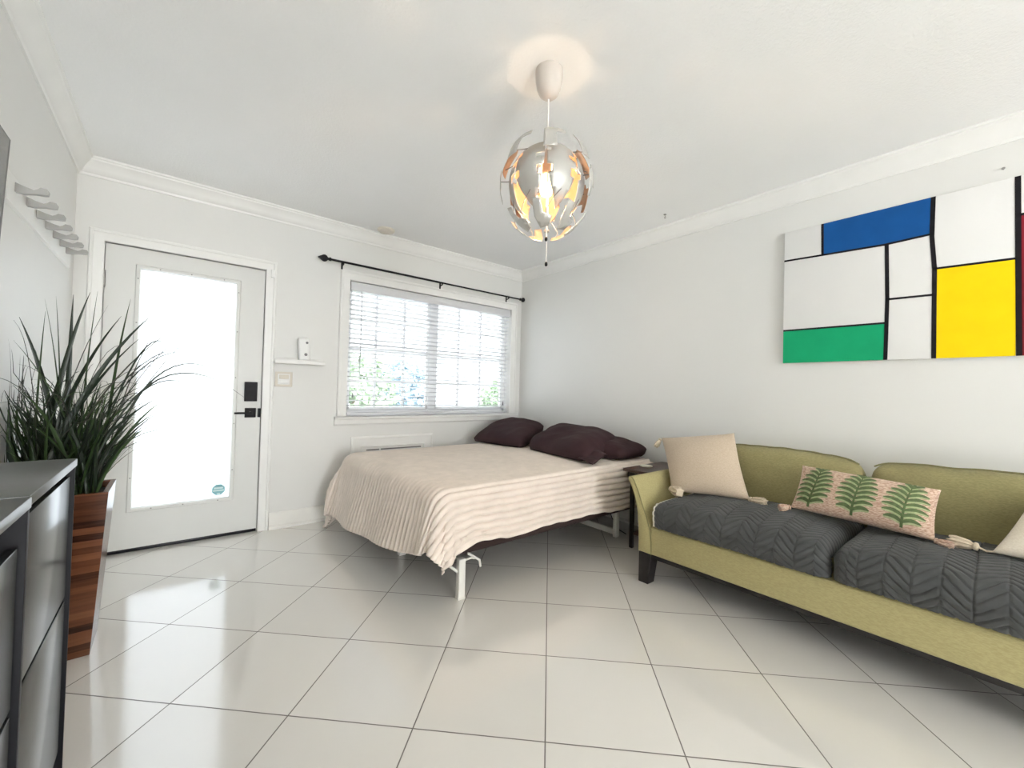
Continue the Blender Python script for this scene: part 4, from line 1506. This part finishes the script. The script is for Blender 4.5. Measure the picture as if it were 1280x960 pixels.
# ------------------------------------------------------------------ throw pillows on the sofa
def throw_pillows():
    g = 'throw pillows on the sofa'
    # beige square pillow in the corner
    bl, br, tr, tl = (2.535, 1.425, 0.522), (2.655, 0.995, 0.540), (2.845, 1.168, 0.915), (2.745, 1.628, 0.842)
    r = empty('throw_pillow', (2.66, 1.25, 0.54), 'plain beige square pillow with tassels in the sofa corner by the arm', 'pillow', g)
    V, F, info = pillow_mesh(bl, br, tr, tl, 0.20, 44, 0.045, 2.0, 0.008, 91, None, 0.62, 10)
    np_obj('cushion', V, F, M['beige_cloth'], r)
    tassel('tassel', r, (2.745, 1.633, 0.836), (2.735, 1.665, 0.775), 0.015, M['tassel'])
    tassel('tassel', r, (2.515, 1.415, 0.545), (2.455, 1.325, 0.548), 0.028, M['tassel'])
    tassel('tassel', r, (2.650, 1.000, 0.548), (2.630, 0.905, 0.556), 0.020, M['tassel'])
    # lumbar pillow with three fern leaves
    tl, tr, br, bl = (2.735, 0.757, 0.778), (2.735, 0.217, 0.748), (2.585, 0.222, 0.545), (2.585, 0.768, 0.566)
    r = empty('throw_pillow', (2.63, 0.49, 0.55), 'long pink woven lumbar pillow with three green fern leaves', 'pillow', g)
    V, F, info = pillow_mesh(bl, br, tr, tl, 0.17, 60, 0.035, 2.4, 0.003, 17, None, 0.6, 9)
    N = info['N']
    A = info['A']
    sgn = 1.0
    cpos = A[30, 30]
    if N[0] > 0:
        sgn = -1.0
    np_obj('cushion', V, F, M['pink_weave'], r)
    P0, prof = info['P'], info['prof']

    def surf(u, v, lift=0.002):
        """point on the front of the pillow, u left to right, v bottom to top"""
        fu, fv = u * 60, v * 60
        i, j = min(59, max(0, int(fu))), min(59, max(0, int(fv)))
        a, b = fu - i, fv - j

        def at(i, j):
            return P0[i, j] + sgn * N * (0.085 * prof[i, j])
        p = at(i, j) * (1 - a) * (1 - b) + at(i + 1, j) * a * (1 - b) + at(i + 1, j + 1) * a * b + at(i, j + 1) * (1 - a) * b
        return Vector(p + sgn * N * lift)
    W_, H_ = 0.545, 0.25
    for cu in (0.165, 0.495, 0.825):
        bm = bmesh.new()
        lean = 0.012

        def P(x, y, lift):     # leaf coordinates in metres about the leaf centre
            return surf(min(0.985, max(0.015, cu + (x * 1.12 + lean * (y / 0.1)) / W_)), min(0.985, max(0.015, 0.485 + y * 1.06 / H_)), lift)

        def ribbon(cl, ws, lift, mi):
            """flat embroidered stitch: centre line and half widths"""
            L, R, L2, R2 = [], [], [], []
            for i, (x, y) in enumerate(cl):
                a = cl[max(0, i - 1)]
                b = cl[min(len(cl) - 1, i + 1)]
                tx, ty = b[0] - a[0], b[1] - a[1]
                l = math.hypot(tx, ty) or 1
                nx, ny = -ty / l * ws[i], tx / l * ws[i]
                L.append(bm.verts.new(P(x + nx, y + ny, lift)))
                R.append(bm.verts.new(P(x - nx, y - ny, lift)))
                L2.append(bm.verts.new(P(x + nx, y + ny, 0.0)))
                R2.append(bm.verts.new(P(x - nx, y - ny, 0.0)))
            for i in range(len(cl) - 1):
                for q in ((L[i], L[i + 1], R[i + 1], R[i]), (L2[i], L2[i + 1], L[i + 1], L[i]), (R[i], R[i + 1], R2[i + 1], R2[i])):
                    bm.faces.new(q).material_index = mi
        ribbon([(0, -0.104 + 0.208 * t) for t in np.linspace(0, 1, 16)], [0.0042 * (1.15 - 0.8 * t) for t in np.linspace(0, 1, 16)], 0.0045, 0)
        nl = 8
        for i in range(nl):
            t = i / (nl - 1)
            y = -0.088 + 0.165 * t
            ln = (0.070 * math.sin(PI * (0.28 + 0.60 * t)) ** 0.9 + 0.002)
            for sd in (-1, 1):
                cl = []
                ws = []
                for k in np.linspace(0, 1, 9):
                    cl.append((sd * ln * k, y + 0.034 * (0.25 + 0.55 * t) * k + 0.010 * math.sin(PI * k)))
                    ws.append(0.0105 * (math.sin(PI * min(1, 0.12 + 0.86 * k)) ** 0.6) + 0.0006)
                ribbon(cl, ws, 0.003, 1)
                ribbon([(x, yy + 0.0032) for x, yy in cl], [w * 0.62 for w in ws], 0.0042, 0)
        ribbon([(0, 0.094), (0, 0.104), (0, 0.112)], [0.003, 0.008, 0.002], 0.0045, 0)
        lf = obj('fern_leaf', bm, [M['leaf_dark'], M['leaf_light']], r, smooth=0.6)
    tassel('tassel', r, (2.583, 0.225, 0.548), (2.560, 0.168, 0.545), 0.016, M['pink_weave'])
    tassel('tassel', r, (2.583, 0.765, 0.568), (2.560, 0.812, 0.556), 0.016, M['pink_weave'])
    # cream pillow at the right edge of the photo
    c = [(2.56, 0.062, 0.553), (2.56, -0.36, 0.560), (2.80, -0.34, 0.80), (2.80, -0.05, 0.775)]
    r = empty('throw_pillow', (2.66, -0.15, 0.54), 'cream pillow with a fringed tassel at the right edge of the photo', 'pillow', g)
    V, F, info = pillow_mesh(*c, 0.14, 40, 0.04, 2.2, 0.004, 23, None, 0.5, 9)
    np_obj('cushion', V, F, M['cream_cloth'], r)
    tassel('tassel', r, (2.575, 0.095, 0.560), (2.600, 0.178, 0.560), 0.020, M['tassel'])
    bm = bmesh.new()
    tube(bm, [(2.565, 0.055, 0.556), (2.568, 0.075, 0.552), (2.576, 0.099, 0.560)], 0.004, 8)
    obj('tassel_cord', bm, M['tassel'], r)


throw_pillows()


# ------------------------------------------------------------------ cabinets and television on the left
def cabinets():
    xf, xb = -0.213, -0.485
    zt = 0.921
    y_end = 1.745
    w = 0.515
    for k in range(2):
        y1 = y_end - k * (w + 0.014)
        y0 = y1 - w
        x = xf + (0.004 if k else 0.0)
        lab = ['black slim cabinet beside the wooden planter, the far one of two', 'black slim cabinet nearest the viewer at the left edge'][k]
        c = empty('slim_cabinet', (-0.35, (y0 + y1) / 2, 0), lab, 'cabinet', 'pair of slim black cabinets')
        # carcass: two sides, back, bottom and plinth in one shell
        bm = bmesh.new()
        box(bm, (xb, y1 - 0.008, 0.0), (x, y1, zt - 0.0225), 0.0015)
        box(bm, (xb, y0, 0.0), (x, y0 + 0.016, zt - 0.0225), 0.0015)
        box(bm, (xb, y0 + 0.016, 0.03), (xb + 0.012, y1 - 0.016, zt - 0.0225), 0)
        box(bm, (xb, y0 + 0.016, 0.03), (x - 0.03, y1 - 0.016, 0.05), 0)
        obj('carcass', bm, M['cabinet_frame'], c)
        obj('top_panel', bbox_bm((xb, y0 - 0.001, zt - 0.022), (x + 0.003, y1 + 0.002, zt), 0.002), M['cabinet_top'], c)
        za = zt - 0.022 - (0.024 if k == 0 else 0.065)
        for zz0, zz1 in ((0.535, za), (0.10, 0.523)):
            obj('flip_door', bbox_bm((x - 0.022, y0 + 0.020, zz0), (x - 0.006, y1 - 0.034, zz1), 0.002), M['cabinet'], c)


cabinets()


def television():
    # wall bracket holds the screen leaning slightly towards the room
    ang = 0.062
    t = empty('television', (XL, 1.56, 1.55), 'flat black television on the left wall above the slim cabinets', 'television')
    y0, y1, h, th = 0.95, 2.172, 0.70, 0.032
    top = Vector((-0.452, 0, 1.962))
    dn = Vector((-math.sin(ang) * 0.60, 0, -math.cos(ang)))
    dn.normalize()
    nrm = Vector((-dn.z, 0, dn.x)) * 1.0   # faces +x
    if nrm.x < 0: nrm = -nrm
    h = 0.52

    def slab(a0, a1, v0, v1, d0, d1, bev):
        bm = bmesh.new()
        box(bm, (0, 0, 0), (1, 1, 1), 0)
        for v in bm.verts:
            y = a0 + (a1 - a0) * v.co.x
            s = v0 + (v1 - v0) * v.co.y
            d = d0 + (d1 - d0) * v.co.z
            v.co = top + dn * s + nrm * d + Vector((0, y, 0))
        if bev: bmesh.ops.bevel(bm, geom=list(bm.edges), offset=bev, segments=2, affect='EDGES')
        return bm
    obj('housing', slab(y0, y1, 0, h, -0.018, 0, 0.003), M['tv_body'], t)
    s = obj('screen', slab(y0 + 0.02, y1 - 0.024, 0.010, h - 0.018, -0.001, 0.0012, 0), M['tv_screen'], t, smooth=None)
    bm = bmesh.new()
    box(bm, (XL, 1.35, 1.62), (XL + 0.012, 1.75, 1.82), 0.002)
    obj('wall_mount', bm, M['black_metal'], t)


television()


# ------------------------------------------------------------------ planter with tall grass
def planter():
    r = empty('potted_grass', (-0.36, 2.62, 0), 'tall artificial grass in a tapered walnut planter beside the door', 'plant')
    zt = 0.682
    xt0, xt1, yt0, yt1 = -0.500, -0.196, 2.425, 2.735
    xb0, xb1, yb0, yb1 = -0.462, -0.236, 2.462, 2.695
    bm = bmesh.new()

    def ring(x0, x1, y0, y1, z):
        return [bm.verts.new(p) for p in ((x0, y0, z), (x1, y0, z), (x1, y1, z), (x0, y1, z))]
    a = ring(xb0, xb1, yb0, yb1, 0.0)
    b = ring(xt0, xt1, yt0, yt1, zt)
    c = ring(xt0 + 0.018, xt1 - 0.018, yt0 + 0.018, yt1 - 0.018, zt)
    d = ring(xt0 + 0.022, xt1 - 0.022, yt0 + 0.022, yt1 - 0.022, zt - 0.06)
    for p, q in ((a, b), (b, c), (c, d)):
        for i in range(4):
            bm.faces.new((p[i], p[(i + 1) % 4], q[(i + 1) % 4], q[i]))
    bm.faces.new(a[::-1])
    bm.faces.new(d)
    obj('planter_box', bm, M['planter_side'], r, smooth=None)
    bm = bmesh.new()
    V, F = rounded_box((0.250, 0.256, 0.05), 0.02, (10, 10, 3), lambda V, N: V + N * (0.006 * vnoise(V * 60, 3, 2))[:, None])
    np_obj('soil', V + np.array([-0.348, 2.58, 0.635]), F, M['soil'], r)
    rng = random.Random(11)
    verts, faces, mi = [], [], []

    def blade(p0, p1, p2, w, m, n=9):
        """curved tapering ribbon (quadratic bezier), V-folded"""
        p0, p1, p2 = Vector(p0), Vector(p1), Vector(p2)
        side0 = (p2 - p0).cross(Vector((rng.uniform(-1, 1), rng.uniform(-1, 1), 0.2))).normalized()
        off = len(verts)
        for i in range(n + 1):
            t = i / n
            p = (1 - t) ** 2 * p0 + 2 * t * (1 - t) * p1 + t * t * p2
            p.x = max(p.x, XL + 0.018)
            tg = (2 * (1 - t) * (p1 - p0) + 2 * t * (p2 - p1)).normalized()
            sd = tg.cross(side0.cross(tg)).normalized()
            ww = w * (0.55 + 0.6 * t if t < 0.35 else 0.76 * (1 - ((t - 0.35) / 0.65) ** 1.6)) + 0.0006
            fold = side0.cross(tg).normalized() * ww * 0.35
            fold2 = tg.cross(sd) * ww * 0.35
            L = p + sd * ww
            R = p - sd * ww
            L.x = max(L.x, XL + 0.014)
            R.x = max(R.x, XL + 0.014)
            verts.extend([L, p + fold2, R])
        for i in range(n):
            a_ = off + 3 * i
            faces.append((a_, a_ + 1, a_ + 4, a_ + 3))
            faces.append((a_ + 1, a_ + 2, a_ + 5, a_ + 4))
            mi.extend([m, m])

    def base():
        return (-0.348 + rng.uniform(-0.105, 0.105), 2.58 + rng.uniform(-0.105, 0.105), 0.64)
    # main tall blades towards their tips
    tips = [(-0.401, 2.62, 1.51, 0), (-0.43, 2.60, 1.49, 0), (-0.275, 2.62, 1.552, 0), (-0.296, 2.60, 1.54, 1), (-0.165, 2.62, 1.535, 0), (-0.085, 2.64, 1.478, 1), (-0.24, 2.64, 1.50, 1),
            (-0.355, 2.66, 1.53, 1), (-0.49, 2.56, 1.40, 1), (-0.03, 2.66, 1.50, 2), (0.035, 2.66, 1.458, 2), (0.075, 2.68, 1.45, 2), (0.135, 2.68, 1.47, 2), (-0.49, 2.50, 1.30, 0), (-0.20, 2.70, 1.46, 1),
            (-0.40, 2.44, 1.42, 0), (-0.12, 2.58, 1.36, 1)]
    for (x, y, z, m) in tips:
        b0 = base()
        midx = b0[0] + (x - b0[0]) * (0.30 if m < 2 else 0.22)
        blade(b0, (midx, b0[1] + (y - b0[1]) * 0.4, 0.64 + (z - 0.64) * 0.62), (x, y, z), (0.0130 if m < 2 else 0.0050), m, 12)
    # dense mid-height clump
    for i in range(240):
        b0 = base()
        az = rng.uniform(0, 2 * PI)
        el = rng.uniform(0.05, 0.62)
        ln = rng.uniform(0.22, 0.52)
        dx, dy, dz = math.cos(az) * math.sin(el) * ln, math.sin(az) * math.sin(el) * ln * 0.9, math.cos(el) * ln
        m = rng.choice([0, 0, 1, 1, 1])
        blade(b0, (b0[0] + dx * 0.35, b0[1] + dy * 0.35, b0[2] + dz * 0.68), (b0[0] + dx * 1.15, b0[1] + dy * 1.1, b0[2] + dz), rng.uniform(0.005, 0.0105), m, 7)
    # fine wiry blades: upright, drooping and kinked
    for i in range(120):
        b0 = base()
        az = rng.uniform(0, 2 * PI)
        ln = rng.uniform(0.32, 0.74)
        sp = rng.uniform(0.12, 0.42)
        x2, y2 = b0[0] + math.cos(az) * sp, b0[1] + math.sin(az) * sp * 0.9
        z2 = b0[2] + ln * rng.uniform(0.55, 1.0)
        blade(b0, (b0[0] + math.cos(az) * sp * 0.35, b0[1] + math.sin(az) * sp * 0.3, b0[2] + ln * 0.9), (x2, y2, z2), rng.uniform(0.0012, 0.0024), rng.choice([1, 1, 2, 0]), 9)
    # long drooping wisps over the glass
    for (x, z, up) in ((0.24, 1.16, 1.36), (0.30, 1.08, 1.34), (0.12, 1.10, 1.22), (0.17, 1.28, 1.33), (0.22, 1.30, 1.36), (0.10, 1.30, 1.36), (0.05, 1.18, 1.28), (-0.02, 1.32, 1.38), (0.20, 1.20, 1.30), (0.02, 1.02, 1.16)):
        b0 = base()
        blade(b0, (b0[0] + 0.16, 2.60, up + 0.12), (x, 2.66, z), 0.0045, 1, 14)
    me = bpy.data.meshes.new('foliage')
    me.from_pydata([tuple(v) for v in verts], [], faces)
    finish(me, [M['grass'], M['grass_dark'], M['grass_dry']], 3.2)
    me.polygons.foreach_set('material_index', mi)
    link_mesh('foliage', me, r)


planter()


# ------------------------------------------------------------------ outside the window
def outside():
    struct(obj('ground', bbox_bm((-8, YB + 0.16, -0.25), (16, 24, -0.05), 0), M['yard'], smooth=None))

    def tree(x, y, h, rx, rz, m, seed, label):
        t = empty('tree', (x, y, -0.05), label, 'tree', 'trees outside the window')
        bm = bmesh.new()
        tube(bm, [(x, y, -0.05), (x + 0.05, y, h * 0.35), (x, y, h * 0.6)], [0.12, 0.09, 0.06], 10)
        obj('trunk', bm, M['bark'], t)
        rng = random.Random(seed)
        bm = bmesh.new()
        for i in range(1500):
            while True:
                p = Vector((rng.uniform(-1, 1), rng.uniform(-1, 1), rng.uniform(-1, 1)))
                if 0.3 < p.length < 1: break
            c = Vector((x + p.x * rx, y + p.y * rx, h * 0.62 + p.z * rz))
            u = Vector((rng.gauss(0, 1), rng.gauss(0, 1), rng.gauss(0, 1))).normalized()
            w = u.cross(Vector((rng.gauss(0, 1), rng.gauss(0, 1), rng.gauss(0, 1)))).normalized()
            s = rng.uniform(0.06, 0.13)
            bm.faces.new([bm.verts.new(q) for q in (c - u * s, c + w * s * 0.5, c + u * s, c - w * s * 0.5)])
        obj('crown', bm, m, t, smooth=None)
    tree(2.55, 7.6, 1.5, 0.75, 0.85, M['crown'], 1, 'pale green tree seen through the lower left of the window')
    tree(4.15, 9.2, 1.6, 0.72, 0.85, M['crown_blue'], 2, 'bluish shrub-like tree seen through the lower middle of the window')
    tree(7.2, 9.0, 1.3, 0.8, 0.7, M['crown'], 3, 'pale tree seen through the lower right of the window')


outside()


# ------------------------------------------------------------------ light, camera, render settings
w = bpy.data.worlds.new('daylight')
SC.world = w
w.use_nodes = True
bg = w.node_tree.nodes['Background'] if 'Background' in w.node_tree.nodes else w.node_tree.nodes.new('ShaderNodeBackground')
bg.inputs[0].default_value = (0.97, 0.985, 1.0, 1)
# added fill: the sky is turned up behind the viewer, dimmer over the yard
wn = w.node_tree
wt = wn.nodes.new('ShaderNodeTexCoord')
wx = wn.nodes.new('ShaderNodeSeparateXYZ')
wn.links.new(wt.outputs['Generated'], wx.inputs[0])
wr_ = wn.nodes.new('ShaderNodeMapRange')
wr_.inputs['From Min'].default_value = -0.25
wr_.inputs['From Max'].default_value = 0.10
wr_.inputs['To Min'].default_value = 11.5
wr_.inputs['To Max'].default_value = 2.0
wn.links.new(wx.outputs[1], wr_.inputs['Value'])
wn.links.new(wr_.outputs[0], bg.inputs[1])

cam = bpy.data.cameras.new('camera')
co = bpy.data.objects.new('camera', cam)
COL.objects.link(co)
cam.sensor_width = 36.0
cam.sensor_fit = 'HORIZONTAL'
cam.lens = 516.817 / 1280 * 36.0
cam.clip_start = 0.02
Rr = Vector((0.7730038694815227, -0.633881490085906, 0.025676337220573074))
Uu = Vector((-0.030960598323474704, 0.002731220331998685, 0.9995168741882002))
Ff = Vector((0.6336453733106914, 0.7734253661226593, 0.017514106314193756))
mw = Matrix(((Rr.x, Uu.x, -Ff.x, 0.0), (Rr.y, Uu.y, -Ff.y, 0.0), (Rr.z, Uu.z, -Ff.z, 1.1503), (0, 0, 0, 1)))
co.matrix_world = mw
SC.camera = co

vs = SC.view_settings
vs.view_transform = 'Standard'
vs.look = 'None'
vs.exposure = 0.78
vs.gamma = 1.0
vs.use_curve_mapping = False
try:
    SC.cycles.max_bounces = 14
    SC.cycles.diffuse_bounces = 8
    SC.cycles.transparent_max_bounces = 24
    SC.cycles.caustics_reflective = False
    SC.cycles.caustics_refractive = False
    SC.cycles.sample_clamp_indirect = 6
except Exception:
    pass
